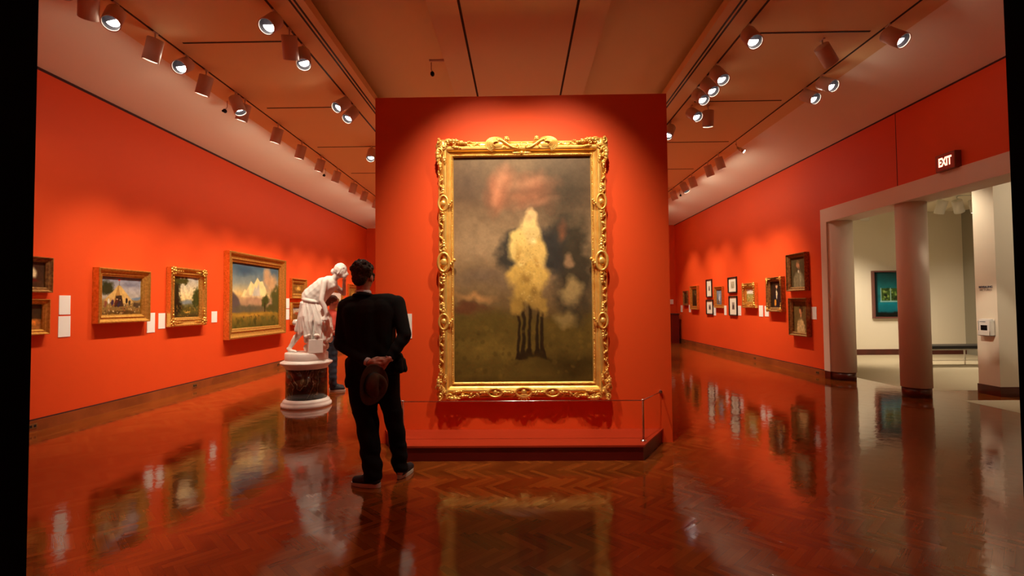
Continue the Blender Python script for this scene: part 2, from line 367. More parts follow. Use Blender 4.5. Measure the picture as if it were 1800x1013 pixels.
# ------------------------------------------------------------------ track spotlights
def rot_to(d):
    return Vector((0, 0, -1)).rotation_difference(Vector(d).normalized()).to_matrix().to_4x4()
def spot_light(name, pos, d, power, ang, blend, parent=None, size=0.05, color=WARM):
    l = bpy.data.lights.new(name, 'SPOT'); l.energy = power; l.spot_size = R(ang); l.spot_blend = blend; l.shadow_soft_size = size; l.color = color
    o = bpy.data.objects.new(name, l); COL.objects.link(o)
    o.matrix_world = Matrix.Translation(pos) @ rot_to(d)
    if parent: o.parent = parent; o.matrix_parent_inverse = parent.matrix_world.inverted()
    return o
PROTO = {}
def lamp(x, y, d, power, ang, label, group, blend=0.7, z=ZC, scale=1.0, white=False, aimed=True):
    root = empty('track_spotlight', (x, y, z)); bpy.context.view_layer.update()
    tag(root, label, 'spotlight', group)
    r, L = 0.088*scale, 0.265*scale
    piv = Vector((0, 0, -0.12*scale)); d = Vector(d).normalized()
    mm = M_LAMPW if white else M_LAMP
    if 'stem' not in PROTO:
        PROTO['stem'] = MB().lathe([(0.008, -0.10), (0.008, -0.012)], 10).box((-0.012, -0.04, -0.014), (0.012, 0.04, 0)).build('stem', mm)
        PROTO['housing'] = MB().lathe([(0.0, 0.035), (0.083, 0.035), (0.088, 0.03), (0.088, -0.228), (0.079, -0.228), (0.079, -0.212), (0.0795, -0.212), (0.081, -0.09), (0.0, -0.09)], 36, cap=False).build('housing', mm)
        PROTO['baffle'] = MB().lathe([(0.0775, -0.212), (0.077, -0.10), (0.05, -0.092), (0.0, -0.092)], 36, cap=False).build('baffle', M_BAFFLE)
        v = [(0.058*math.cos(a), 0.058*math.sin(a)+0.012, -0.165+0.012*math.sin(a)) for a in [R(-12+204*k/20) for k in range(21)]]
        PROTO['bulb'] = MB().add(v+[(q[0], q[1], q[2]+0.012) for q in v], [tuple(reversed(range(21))), tuple(range(21, 42))]+[(k, (k+1) % 21, 21+(k+1) % 21, 21+k) for k in range(21)]).build('bulb', M_BULB)
        for o in PROTO.values(): COL.objects.unlink(o)
    M = Matrix.Translation(piv) @ rot_to(d) @ Matrix.Scale(scale, 4)
    # rotate so the upper side stays the same for all
    for nm in ('stem', 'housing', 'baffle', 'bulb'):
        o = PROTO[nm].copy(); COL.objects.link(o); o.parent = root
        if nm == 'stem': o.scale = (scale,)*3
        else: o.matrix_local = M
        if white and nm in ('stem', 'housing'):
            if 'w'+nm not in MATS:
                me = PROTO[nm].data.copy(); me.materials.clear(); me.materials.append(M_LAMPW); MATS['w'+nm] = me
            o.data = MATS['w'+nm]
        if nm == 'stem': o['label'] = 'thin stem under the track'
        if nm == 'bulb': o['label'] = 'glowing white lens'
    if power > 0:
        p = Vector((x, y, z))+piv+d*0.235*scale
        spot_light('beam', p, d, power, ang, blend, root)
        if (power >= P_WALL*0.75 or (label and power > 100)) and not white and abs(x) > 4 and x*d[0] > 1.0:
            spot_light('spill', p, (d[0]*1.5, d[1], d[2]), P_SPILL*0.25, 125, 1.0, root, 0.06); spot_light('spill', p, (math.copysign(1, x), 0, -0.35), (11 if y > 8 else 7) if y > 6 else 3.5, 165, 0.5, root, 0.06)
        else: spot_light('spill', p, d, 1.5, 172, 0.35, root, 0.06)
    return root
WL = (-1.2, 0.3, -3.9)
# (x, y, direction, power, angle)
olist = [(4.63, (0.27, -0.6, -0.84), 0.5*P_MISC, 66), (4.84, (-0.45, 0.5, -0.8), P_WALL*0.12, 66), (5.17, (0.27, -0.6, -0.84), 0.5*P_MISC, 66), (5.75, WL, P_WALL*0.4, 66),
         (6.30, (0.15, -0.82, -0.56), 0.4*P_MISC, 66), (6.71, WL, P_WALL, 66), (7.42, (0.41, -0.05, -0.95), 160, 34), (7.68, WL, P_WALL, 66), (8.76, WL, P_WALL, 66),
         (9.73, WL, P_WALL, 66), (10.69, WL, P_WALL, 66), (11.65, WL, P_WALL, 66), (12.84, WL, P_WALL, 66), (13.77, WL, P_WALL, 66), (14.9, WL, P_WALL, 66), (16.1, WL, P_WALL*0.8, 66), (17.3, WL, P_WALL*0.76, 66)]  # last three are unseen, added to light the far wall and floor reflections
how = lambda d: 'facing' if d[1] < 0 else 'seen from behind'
for k, (y, d, p, a) in enumerate(olist):
    lamp(-4.28, y, d, p, a, blend=1.0, label='cream spotlight %s, %s to the camera on the outer left track' % (how(d), ordw[k]), group='spotlights on the outer left track')
ilist = [(-2.67, 5.36, (-0.01, -0.73, -0.68), 0.5*P_MISC, 60, 'cream spotlight on the inner left track, leftmost of its cluster of three'),
         (-2.67, 5.72, (-0.43, 1.73, -3.1), 520, 30, 'cream spotlight on the inner left track seen from behind, middle of the cluster of three'),
         (-2.67, 6.09, (0.26, -0.49, -0.83), 0.5*P_MISC, 60, 'cream spotlight on the inner left track hanging steeply down, rightmost of the cluster of three'),
         (-2.67, 7.60, (-0.37, -0.71, -0.60), P_MISC, 40, 'cream spotlight on the inner left track, left one of the overlapping pair'),
         (-2.67, 7.97, (-0.25, -0.63, -0.74), P_MISC, 40, 'cream spotlight on the inner left track, right one of the overlapping pair'),
         (-3.0, 10.10, (0.05, -0.66, -0.84), P_MISC, 50, 'bright cream spotlight beside the upper left edge of the red partition')]
for x, y, d, p, a, lb in ilist: lamp(x, y, d, p, a, lb, 'spotlights left of the partition')
rlist = [(2.71, 5.81, (0, -0.67, -0.74), 0.5*P_MISC, 60, 'large bright cream spotlight nearest the camera on the inner right track'),
         (3.78, 6.17, (0.67, 0.335, -0.66), 480, 11, 'dim cream spotlight seen from behind on the nearest right cross track'),
         (2.71, 6.78, (0.14, -0.66, -0.74), 0.4*P_MISC, 50, 'cream spotlight on the inner right track, topmost of the three in a slanting cluster'),
         (2.71, 7.14, (0.19, -0.64, -0.74), 0.4*P_MISC, 50, 'cream spotlight on the inner right track, middle of the three in a slanting cluster'),
         (2.71, 7.50, (0.15, -0.74, -0.66), 0.4*P_MISC, 50, 'cream spotlight on the inner right track, lowest of the three in a slanting cluster'),
         (2.86, 8.22, (0.20, -0.78, -0.59), 0.4*P_MISC, 50, 'cream spotlight with lit lens just left of the upright cylinder lamp'),
         (3.14, 8.23, (0.0, 0.12, -0.99), 1.2*P_MISC, 80, 'cream cylinder lamp hanging straight down on the second right cross track'),
         (2.74, 8.97, (-0.40, -0.51, -0.76), 0.5*P_MISC, 50, 'cream spotlight half hidden behind the upper right corner of the red partition')]
for x, y, d, p, a, lb in rlist: lamp(x, y, d, p, a, lb, 'spotlights right of the partition')
WR = (1.3, 0.3, -3.8)
rol = [(5.87, (0.25, -0.69, -0.68), 0.6*P_MISC, 60, 'large bright cream spotlight high at the right over the portal'),
       (7.16, (0.20, -0.82, -0.54), 0.5*P_MISC, 50, 'cream spotlight over the right wall, right one of a pair with lit lenses'),
       (7.58, (0.20, -0.80, -0.56), 0.5*P_MISC, 50, 'cream spotlight over the right wall, left one of a pair with lit lenses'),
       (10.92, WR, P_WALL*0.8, 68, 'cream spotlight seen from behind over the right wall, next beyond the small adjustable spot'),
       (11.55, WR, P_WALL*0.8, 68, 'cream spotlight seen from behind over the right wall, second beyond the small adjustable spot'),
       (12.64, WR, P_WALL*0.8, 68, 'cream spotlight seen from behind over the right wall, third beyond the small adjustable spot'),
       (13.3, (0.3, -0.35, -0.9), P_MISC, 60, 'small far cream spotlight over the right wall with its lens lit'),
       (14.2, WR, P_WALL*0.8, 68, 'far cream spotlight over the right wall just beyond the lit lens one'),
       (15.2, WR, P_WALL*0.8, 68, 'farthest cream spotlight visible over the right wall beside the partition edge'),
       (16.8, WR, P_WALL*0.8, 68, 'added unseen spotlight at the far end over the right wall')]  # unseen lamp added past the visible row to light the far wall
for y, d, p, a, lb in rol: lamp(4.37, y, d, p, a, blend=1.0, label=lb, group='spotlights on the outer right track')
# the lamps that light the big painting, on the tracks just above the picture's top edge
lamp(-0.63, 3.75, (0.45, 1.63, -2.84), P_PIC, 74, 'cream spotlight over the big painting on the left middle slot', 'spotlights on the middle ceiling panel', blend=1.0)
lamp(0.66, 3.75, (-0.45, 1.63, -2.84), P_PIC, 74, 'cream spotlight over the big painting on the right middle slot', 'spotlights on the middle ceiling panel', blend=1.0)

# unseen downlights added behind the partition and by the doorway, for bounce onto ceilings
for k, (x, y, a, pw) in enumerate(((-0.63, 9.2, 80, 1000), (0.66, 11.5, 80, 1000), (-0.63, 14.0, 80, 1000), (0.66, 16.2, 80, 700), (-0.63, 1.95, 18, 620), (0.66, 1.95, 18, 620), (-2.67, 1.95, 18, 620))):
    lamp(x, y, (0, 0, -1), pw, a, 'added unseen spotlight aimed down for ceiling bounce, %s' % (('first', 'second', 'third', 'fourth')[k % 4]+(' one behind the partition' if k < 4 else ' one over the near doorway')), 'added downlights on the ceiling panels', blend=0.6)

# small adjustable spot and little sensors
def small_spot(x, y, z, d, label):
    root = empty('adjustable_spotlight', (x, y, z)); tag(root, label, 'spotlight')
    d = Vector(d).normalized(); e = Vector((0.02, 0, -0.17))
    MB().tube([(0, 0, 0), (0, 0, -0.10), e], 0.006, 8).ball((0, 0, -0.1), 0.016).build('stem', M_CHROME, root)
    MB().tube([e, e+d*0.05, e+d*0.051, e+d*0.16], [0.02, 0.02, 0.032, 0.036], 16).build('housing', M_CHROME, root)
    MB().lathe([(0.0, -0.002), (0.03, 0)], 16, Matrix.Translation(e+d*0.163) @ rot_to(d), cap=False).build('bulb', M_BULB, root)
    spot_light('beam', Vector((x, y, z))+e+d*0.18, d, 4, 40, 0.6, None, 0.03).parent = None
    return root
small_spot(4.34, 9.96, ZC, (0.6, -0.35, -0.55), 'small chrome adjustable spotlight with a lit lens over the right wall')
beams = [o for o in COL.objects if o.type == 'LIGHT' and o.parent is None]
for b in beams: pass
def sensor(x, y, z, side, label):
    root = empty('ceiling_sensor', (x, y, z)); tag(root, label, 'sensor')
    MB().tube([(0, 0, 0), (0, 0, -0.10), (0.02*side, -0.02, -0.14)], 0.006, 8).build('stem', M_LAMP, root)
    MB().ball((0.02*side, -0.03, -0.17), 0.028, 0.04, 0.032).tube([(0.02*side, -0.03, -0.17), (0.02*side, -0.085, -0.19)], 0.018, 10).build('sensor_head', M_BAFFLE, root)
sensor(-1.16, 6.6, ZC, 1, 'small black sensor head hanging in the gap left of the middle ceiling panel')
MB().box((-1.18, 6.55, ZC), (-0.98, 6.58, ZC+0.02)).build('sensor_bracket', M_LAMP)
tag(bpy.data.objects['sensor_bracket'], 'slim arm holding the black ceiling sensor to the middle panel', 'bracket')
sensor(-4.60, 7.75, ZC, -1, 'small black sensor head at the edge of the left ceiling panel, nearer one')
sensor(-4.58, 11.7, ZC, -1, 'small black sensor head at the edge of the left ceiling panel, farther one')
sensor(4.62, 14.4, ZC, 1, 'small black sensor head at the edge of the right ceiling panel')

# side gallery lamps
gl = [(7.72, 12.2, (0.1, 0.9, -2.0), 'white spotlight in the side gallery, left of the first gap between the columns'),
      (8.33, 12.1, (0.3, 0.9, -2.0), 'white spotlight in the side gallery, behind the middle column'),
      (9.48, 11.3, (0.0, 0.9, -2.0), 'white spotlight in the side gallery, left of the three seen beside the middle column'),
      (9.78, 11.27, (0.9, 0.6, -1.7), 'white tilted spotlight in the side gallery, middle of the three beside the middle column'),
      (10.12, 11.235, (0.0, -0.4, -1.9), 'white spotlight in the side gallery, right of the three beside the pier')]
for x, y, d, lb in gl:
    lamp(x, y, d, P_WHITE, 95, lb, 'spotlights in the side gallery', blend=0.8, z=3.80, scale=1.1, white=True)
for x, y, d, lb, p in ((8.2, 5.6, (-0.1, 2.2, -1.6), 'white spotlight in the side gallery aimed at the pier', 90), (6.6, 8.8, (0.9, -0.5, -2.0), 'added unseen spotlight in the side gallery just inside the portal', 120),  # the portal lamp is unseen, added to brighten the pier
                    (9.6, 8.2, (0.2, 0.3, -2.0), 'added unseen spotlight in the middle of the side gallery', 200)):  # unseen lamp added to brighten the columns
    lamp(x, y, d, p, 100, lb, 'spotlights in the side gallery', blend=0.8, z=3.93, white=True)
tag(MB().tube([(6.6, 12.35, 3.812), (8.35, 12.1, 3.812), (9.5, 11.3, 3.812), (11.4, 11.1, 3.812)], 0.011, 8).tube([(7.0, 12.3, 3.812), (7.0, 12.3, 3.925)], 0.006, 6).tube([(9.0, 11.65, 3.812), (9.0, 11.65, 3.925)], 0.006, 6).tube([(11.0, 11.14, 3.812), (11.0, 11.14, 3.925)], 0.006, 6).build('light_track', M_LAMPW), 'white suspended light rail below the side gallery ceiling', 'light track')

# ------------------------------------------------------------------ painted surfaces (numpy painter -> colour attribute)
def vnoise(nx, ny, cell, seed):
    rg = np.random.RandomState(seed)
    gx, gy = int(nx/cell)+3, int(ny/cell)+3
    g = rg.rand(gy, gx)
    xs, ys = np.arange(nx)/cell, np.arange(ny)/cell
    xi, yi = xs.astype(int), ys.astype(int); xf, yf = xs-xi, ys-yi
    xf = xf*xf*(3-2*xf); yf = yf*yf*(3-2*yf)
    a = g[yi][:, xi]; b = g[yi][:, xi+1]; c = g[yi+1][:, xi]; d = g[yi+1][:, xi+1]
    return (a*(1-xf)+b*xf)*(1-yf)[:, None]+(c*(1-xf)+d*xf)*yf[:, None]
def fbm(nx, ny, cell, seed, oct=4):
    s = 0; w = 0
    for k in range(oct):
        s = s+vnoise(nx, ny, max(cell/2**k, 1.0), seed+k)*0.5**k; w += 0.5**k
    return s/w
class Pic:
    """x, y run 0..1, y downward; colours in sRGB 0..255"""
    def __init__(s, w, h, n, base, seed=1):
        s.nx = max(8, int(n*w/max(w, h))); s.ny = max(8, int(n*h/max(w, h))); s.seed = seed
        s.asp = w/h
        s.Y, s.X = np.meshgrid(np.linspace(0, 1, s.ny), np.linspace(0, 1, s.nx), indexing='ij')
        s.a = np.ones((s.ny, s.nx, 3))*np.array(base, float)
        s.wx = (fbm(s.nx, s.ny, s.nx/7, seed+50)-.5); s.wy = (fbm(s.nx, s.ny, s.nx/7, seed+70)-.5)
    def blend(s, m, c): m = np.clip(m, 0, 1)[..., None]; s.a = s.a*(1-m)+np.array(c, float)*m; return s
    def grad(s, stops):
        ys = [p[0] for p in stops]; yy = s.Y+s.wy*0.06
        for k in range(3): s.a[..., k] = np.interp(yy, ys, [p[1][k] for p in stops])
        return s
    def ell(s, cx, cy, rx, ry, c, soft=0.3, al=1.0, rot=0, warp=0.1, rag=0):
        x = s.X-cx+s.wx*warp; y = s.Y-cy+s.wy*warp
        x = x*s.asp; ca, sa = math.cos(R(rot)), math.sin(R(rot)); x, y = x*ca+y*sa, -x*sa+y*ca
        d = np.sqrt((x/(rx*s.asp))**2+(y/ry)**2)
        if rag: d = d+rag*(fbm(s.nx, s.ny, max(s.nx/18, 2), s.seed+int(cx*97)+int(cy*31))-.5)*2
        return s.blend((1-d)/max(soft, 1e-3)*al if soft > 1e-3 else (d < 1)*al, c) if al == 1 else s.blend(np.clip((1-d)/soft, 0, 1)*al, c)
    def poly(s, pts, c, soft=0.01, al=1.0, warp=0.02):
        x = s.X+s.wx*warp; y = s.Y+s.wy*warp; n = len(pts); ins = np.zeros_like(x, bool); dm = np.full_like(x, 9.)
        for i in range(n):
            x0, y0 = pts[i]; x1, y1 = pts[(i+1) % n]
            if y0 != y1:
                cnd = ((y0 > y) != (y1 > y)) & (x < (x1-x0)*(y-y0)/(y1-y0)+x0); ins ^= cnd
            ex, ey = x1-x0, y1-y0; t = np.clip(((x-x0)*ex+(y-y0)*ey)/(ex*ex+ey*ey+1e-9), 0, 1)
            dm = np.minimum(dm, np.hypot(x-x0-t*ex, y-y0-t*ey))
        sd = np.where(ins, dm, -dm)
        return s.blend(np.clip(sd/soft+0.5, 0, 1)*al, c)
    def mottle(s, amp, cell=0.06, seed=3, stretch=None):
        n = fbm(s.nx, s.ny, max(s.nx*cell, 1.5), s.seed+seed)-.5; s.a = s.a*(1+amp*2*n[..., None]); return s
    def dabs(s, n, box, cols, r, seed=5, al=0.7, flat=1.0):
        rg = random.Random(seed+s.seed)
        for _ in range(n):
            s.ell(rg.uniform(box[0], box[2]), rg.uniform(box[1], box[3]), r*rg.uniform(.5, 1.3), r*rg.uniform(.5, 1.3)*flat*s.asp, rg.choice(cols), 0.5, al*0.99, rg.uniform(-40, 40), 0.02)
        return s
M_PAINT = None
def paint_mat(gloss=0.35):
    global M_PAINT
    if M_PAINT is None:
        m = bpy.data.materials.new('painted_canvas'); m.use_nodes = True; nt = m.node_tree; b = nt.nodes['Principled BSDF']
        at = nt.nodes.new('ShaderNodeAttribute'); at.attribute_name = 'Col'; nt.links.new(at.outputs['Color'], b.inputs['Base Color'])
        b.inputs['Roughness'].default_value = gloss; b.inputs['Specular IOR Level'].default_value = 0.35
        tc = nt.nodes.new('ShaderNodeTexCoord'); n2 = nt.nodes.new('ShaderNodeTexNoise'); n2.inputs['Scale'].default_value = 180
        nt.links.new(tc.outputs['Object'], n2.inputs['Vector']); bp = nt.nodes.new('ShaderNodeBump'); bp.inputs['Strength'].default_value = 0.15; bp.inputs['Distance'].default_value = 0.004
        nt.links.new(n2.outputs['Fac'], bp.inputs['Height']); nt.links.new(bp.outputs[0], b.inputs['Normal'])
        M_PAINT = m
    return M_PAINT
def canvas(pic, x0, z0, x1, z1, y, parent, name='canvas'):
    """flat painted sheet in the local XZ plane at depth y (front towards -Y)"""
    nx, ny = pic.nx, pic.ny
    xs = np.linspace(x0, x1, nx); zs = np.linspace(z1, z0, ny)
    co = np.zeros((ny, nx, 3)); co[..., 0] = xs[None]; co[..., 1] = y; co[..., 2] = zs[:, None]
    i = np.arange(ny-1)[:, None]*nx+np.arange(nx-1)[None]
    f = np.stack([i, i+nx, i+nx+1, i+1], -1).reshape(-1, 4)
    me = bpy.data.meshes.new(name); me.vertices.add(nx*ny); me.vertices.foreach_set('co', co.ravel())
    nf = len(f); me.loops.add(nf*4); me.loops.foreach_set('vertex_index', f.ravel()); me.polygons.add(nf)
    me.polygons.foreach_set('loop_start', np.arange(nf)*4); me.polygons.foreach_set('loop_total', np.full(nf, 4)); me.update(calc_edges=True)
    c = np.clip(pic.a/255, 0, 1); c = np.where(c <= 0.04045, c/12.92, ((c+0.055)/1.055)**2.4)
    rgba = np.ones((ny*nx, 4)); rgba[:, :3] = c.reshape(-1, 3)
    ca = me.color_attributes.new('Col', 'FLOAT_COLOR', 'POINT'); ca.data.foreach_set('color', rgba.ravel())
    me.materials.append(paint_mat())
    o = bpy.data.objects.new(name, me); COL.objects.link(o); o.parent = parent
    return o
def frame_mesh(w, h, prof, cx=0, cz=0):
    """mitred moulding: profile of (inset from the outer edge, depth from the wall)"""
    mb = MB(); v = []; f = []
    for u, d in prof:
        for sx, sz in ((-1, -1), (1, -1), (1, 1), (-1, 1)): v.append((cx+sx*(w/2-u), -d, cz+sz*(h/2-u)))
    for i in range(len(prof)-1):
        for k in range(4):
            k2 = (k+1) % 4; f.append((i*4+k, i*4+k2, (i+1)*4+k2, (i+1)*4+k))
    return mb.add(v, f)
def gilt_profile(wd, dp, kind=0):
    if kind == 0:   # scooped, high outer edge
        return [(0, 0.003), (0, dp*0.9), (wd*0.04, dp), (wd*0.16, dp), (wd*0.2, dp*0.93), (wd*0.28, dp*0.80), (wd*0.42, dp*0.66), (wd*0.55, dp*0.60), (wd*0.62, dp*0.60), (wd*0.64, dp*0.66), (wd*0.70, dp*0.67), (wd*0.74, dp*0.60), (wd*0.9, dp*0.46), (wd*0.92, dp*0.5), (wd, dp*0.40), (wd, dp*0.2)]
    return [(0, 0.003), (0, dp*0.6), (wd*0.1, dp*0.75), (wd*0.3, dp), (wd*0.55, dp*0.95), (wd*0.7, dp*0.7), (wd*0.85, dp*0.62), (wd*0.88, dp*0.68), (wd, dp*0.45), (wd, dp*0.2)]
def wall_root(name, side, along, z, face=None):
    """local frame: X along the picture, -Y out of the wall"""
    if side == 'L': r = empty(name, (XL, along, z), R(90))
    elif side == 'R': r = empty(name, (XR, along, z), R(-90))
    elif side == 'P': r = empty(name, (along, 5.38, z), 0)
    return r
def picture(side, y0, y1, z0, z1, rail, depth, pic_fn, fm, label, group=None, kind=0, mount=None, seed=1, n=110, corners=False):
    w, h = abs(y1-y0), z1-z0
    root = wall_root('framed_picture', side, (y0+y1)/2, (z0+z1)/2); tag(root, label, 'picture', group)
    frame_mesh(w, h, gilt_profile(rail, depth, kind)).build('frame', fm, root)
    iw, ih = w-2*rail, h-2*rail
    if mount:
        MB().box((-iw/2-.004, -0.012, -ih/2-.004), (iw/2+.004, -0.006, ih/2+.004)).build('mount', M_MATB, root)
        pw, ph = iw*mount[0], ih*mount[1]
        canvas(pic_fn(Pic(pw, ph, 40, (120, 110, 100), seed)), -pw/2, -ph/2, pw/2, ph/2, -0.0135, root, 'print')
    else:
        canvas(pic_fn(Pic(iw, ih, n, (100, 90, 70), seed)), -iw/2-.003, -ih/2-.003, iw/2+.003, ih/2+.003, -depth*0.22, root)
    if corners:
        for sx in (-1, 1):
            for sz in (-1, 1):
                mb = MB(); c = Vector((sx*(w/2-rail*.45), -depth*.95, sz*(h/2-rail*.45)))
                for k in range(7):
                    a = 2*math.pi*k/7; mb.ball(c+Vector((math.cos(a)*rail*.36, 0, math.sin(a)*rail*.36)), rail*.17, depth*.16, rail*.17, u=8, w=5)
                mb.ball(c, rail*.24, depth*.25, rail*.24, u=8, w=5)
                for q in range(3):
                    mb.ball(c+Vector((-sx*rail*(.8+.35*q), depth*.02, 0)), rail*(.2-.04*q), depth*.12, rail*(.13-.02*q), u=8, w=5)
                    mb.ball(c+Vector((0, depth*.02, -sz*rail*(.8+.35*q))), rail*(.13-.02*q), depth*.12, rail*(.2-.04*q), u=8, w=5)
                mb.build('corner_ornament', M_GOLDB, root)
    return root

# --- painters (all generic)
def p_shipbowl(p):
    p.grad([(0, (60, 40, 28)), (1, (75, 48, 28))]).ell(.55, .72, .32, .12, (95, 22, 10), .3).ell(.74, .42, .10, .26, (225, 205, 160), .5).ell(.4, .5, .12, .16, (150, 60, 30), .5).ell(.62, .5, .1, .15, (40, 25, 20), .5); return p.mottle(.25)
def p_still(p):
    p.grad([(0, (52, 40, 24)), (.55, (62, 44, 24)), (.6, (150, 90, 40)), (1, (170, 105, 50))]).ell(.6, .72, .4, .14, (225, 130, 50), .4, rag=.3).ell(.45, .68, .2, .08, (240, 170, 90), .5).ell(.3, .8, .2, .06, (120, 60, 25), .5); return p.mottle(.25)
def p_tent(p):
    p.grad([(0, (118, 122, 140)), (.35, (165, 158, 158)), (.55, (175, 165, 150)), (.62, (150, 120, 70)), (1, (120, 88, 40))])
    p.ell(.3, .12, .3, .06, (150, 150, 165), .8, .6).ell(.75, .2, .3, .07, (95, 98, 118), .8, .6)
    p.ell(.14, .3, .17, .22, (48, 50, 26), .4, rag=.35).ell(.92, .56, .2, .05, (110, 130, 150), .5)
    p.poly([(.08, .62), (.42, .22), (.48, .24), (.80, .66), (.72, .72), (.2, .66)], (205, 165, 95), .02).poly([(.42, .22), (.30, .66), (.5, .66)], (165, 120, 60), .02).poly([(.36, .5), (.33, .78), (.55, .78), (.5, .48)], (60, 42, 28), .02)
    p.poly([(.435, .08), (.44, .23), (.45, .23), (.445, .08)], (90, 50, 30), .008).ell(.42, .10, .035, .03, (200, 50, 35), .4)
    for x, y, c in ((.2, .66, (225, 215, 200)), (.28, .7, (60, 40, 60)), (.36, .68, (90, 40, 30)), (.44, .7, (50, 40, 60)), (.62, .62, (38, 30, 26)), (.7, .68, (70, 60, 40)), (.12, .72, (130, 70, 50))):
        p.ell(x, y, .035, .1, c, .4).ell(x, y-.1, .016, .022, (190, 140, 100), .4)
    p.ell(.9, .74, .1, .09, (78, 60, 40), .3, rag=.3).ell(.5, .94, .6, .06, (85, 60, 28), .6)
    return p.dabs(70, (.02, .74, .98, .98), [(70, 48, 22), (190, 150, 80), (220, 200, 160), (60, 40, 30), (150, 70, 40)], .02).mottle(.15)
def p_glade(p):
    p.grad([(0, (170, 170, 165)), (.35, (225, 205, 160)), (.55, (235, 205, 140)), (.65, (120, 115, 70)), (1, (60, 48, 22))])
    p.ell(.5, .62, .35, .07, (130, 140, 140), .6).ell(.05, .35, .24, .5, (48, 44, 20), .4, rag=.4).ell(.3, .1, .36, .12, (70, 66, 26), .4, rag=.5).ell(.92, .55, .22, .28, (60, 66, 26), .4, rag=.4).ell(.5, .82, .6, .12, (90, 80, 30), .6, rag=.3)
    p.ell(.1, .7, .3, .3, (36, 32, 16), .5, rag=.3).ell(.55, .86, .16, .025, (205, 160, 70), .5).poly([(.12, .2), (.09, .9), (.17, .9), (.15, .2)], (40, 30, 16), .02)
    return p.dabs(60, (.0, .7, 1, 1), [(110, 90, 34), (50, 42, 18), (150, 120, 50)], .03).mottle(.2)
def p_mount(p):
    p.grad([(0, (66, 96, 116)), (.3, (130, 138, 130)), (.48, (225, 190, 120)), (.62, (170, 135, 100)), (.74, (110, 95, 60)), (.78, (165, 125, 45)), (1, (78, 74, 30))])
    p.ell(.25, .12, .3, .1, (46, 74, 98), .8, .7).ell(.72, .2, .13, .24, (190, 150, 110), .6, rag=.3).ell(.86, .34, .16, .26, (200, 158, 112), .6, rag=.3)
    p.poly([(.18, .52), (.26, .40), (.30, .42), (.38, .27), (.44, .31), (.52, .20), (.57, .26), (.63, .25), (.72, .42), (.8, .54)], (240, 214, 150), .02)
    p.poly([(.40, .50), (.46, .34), (.50, .38), (.55, .27), (.58, .5)], (196, 186, 168), .03).poly([(.26, .5), (.33, .38), (.36, .5)], (205, 180, 130), .03)
    p.ell(.5, .56, .5, .10, (176, 136, 104), .7, rag=.2).poly([(-.02, .40), (.06, .46), (.14, .56), (.2, .74), (-.02, .76)], (92, 78, 72), .03)
    p.ell(.3, .69, .4, .06, (96, 88, 66), .6, rag=.3).ell(.68, .57, .09, .14, (70, 74, 34), .4, rag=.4).ell(.95, .55, .18, .26, (84, 84, 40), .4, rag=.35).ell(.86, .7, .25, .08, (80, 78, 36), .5, rag=.3)
    p.poly([(.675, .6), (.67, .76), (.69, .76), (.69, .6)], (48, 36, 20), .01)
    p.ell(.4, .8, .42, .03, (205, 150, 52), .8, .7)
    return p.dabs(12, (.2, .8, .6, .84), [(70, 44, 22), (120, 70, 30)], .012).dabs(80, (0, .84, 1, 1), [(62, 62, 26), (110, 96, 38), (90, 88, 40)], .03, al=.5).mottle(.12)
def p_gold(p): p.grad([(0, (150, 100, 40)), (1, (110, 70, 26))]).ell(.5, .5, .3, .3, (215, 165, 80), .8); return p.mottle(.4)
def p_village(p): p.grad([(0, (150, 150, 160)), (.5, (205, 170, 120)), (.55, (120, 80, 40)), (1, (130, 86, 36))]).ell(.4, .5, .3, .12, (150, 70, 40), .5); return p.mottle(.35)
def p_pale(p): p.grad([(0, (225, 205, 200)), (.45, (230, 215, 195)), (.6, (150, 150, 90)), (1, (110, 80, 40))]).ell(.75, .5, .1, .16, (70, 90, 40), .5, rag=.3); return p.mottle(.12)
def p_man(p):
    p.grad([(0, (78, 68, 42)), (1, (70, 58, 36))]).ell(.5, .85, .42, .42, (122, 112, 82), .2).ell(.62, .75, .08, .4, (150, 140, 108), .6).ell(.48, .26, .13, .13, (170, 115, 78), .3).ell(.5, .15, .13, .06, (110, 84, 52), .4).ell(.5, .46, .08, .07, (190, 176, 150), .4).ell(.52, .34, .08, .04, (120, 86, 60), .5); return p.mottle(.2)
def p_woman(p):
    p.grad([(0, (104, 84, 46)), (1, (112, 90, 50))]).ell(.5, .9, .32, .4, (206, 176, 120), .25).ell(.5, .3, .12, .12, (186, 120, 78), .3).ell(.55, .24, .15, .12, (70, 44, 22), .3).ell(.47, .31, .09, .09, (196, 132, 88), .4).ell(.5, .46, .06, .08, (190, 135, 90), .4); return p.mottle(.2)
def p_lady(p):
    p.grad([(0, (40, 30, 22)), (1, (36, 28, 18))]).ell(.55, .75, .38, .45, (32, 30, 34), .3).ell(.5, .2, .11, .09, (200, 150, 110), .3).ell(.5, .12, .12, .05, (60, 40, 26), .3).ell(.5, .5, .09, .22, (220, 200, 160), .4).ell(.38, .82, .12, .14, (225, 150, 50), .4); return p.mottle(.2)
def p_white(p): p.grad([(0, (245, 240, 235)), (.35, (235, 225, 205)), (.42, (150, 150, 90)), (.7, (170, 150, 70)), (1, (150, 120, 60))]).dabs(60, (0, .45, 1, 1), [(200, 180, 90), (100, 120, 60), (220, 200, 150)], .05); return p.mottle(.1)
def p_blue(p): p.grad([(0, (120, 140, 165)), (1, (100, 110, 120))]).ell(.5, .5, .2, .4, (190, 195, 205), .5, rag=.3).ell(.3, .8, .2, .2, (110, 80, 50), .5); return p.mottle(.3)
def p_dark(p): p.grad([(0, (84, 66, 34)), (1, (40, 30, 16))]).ell(.4, .6, .2, .35, (30, 24, 14), .4).ell(.6, .3, .14, .1, (130, 104, 56), .5); return p.mottle(.4)
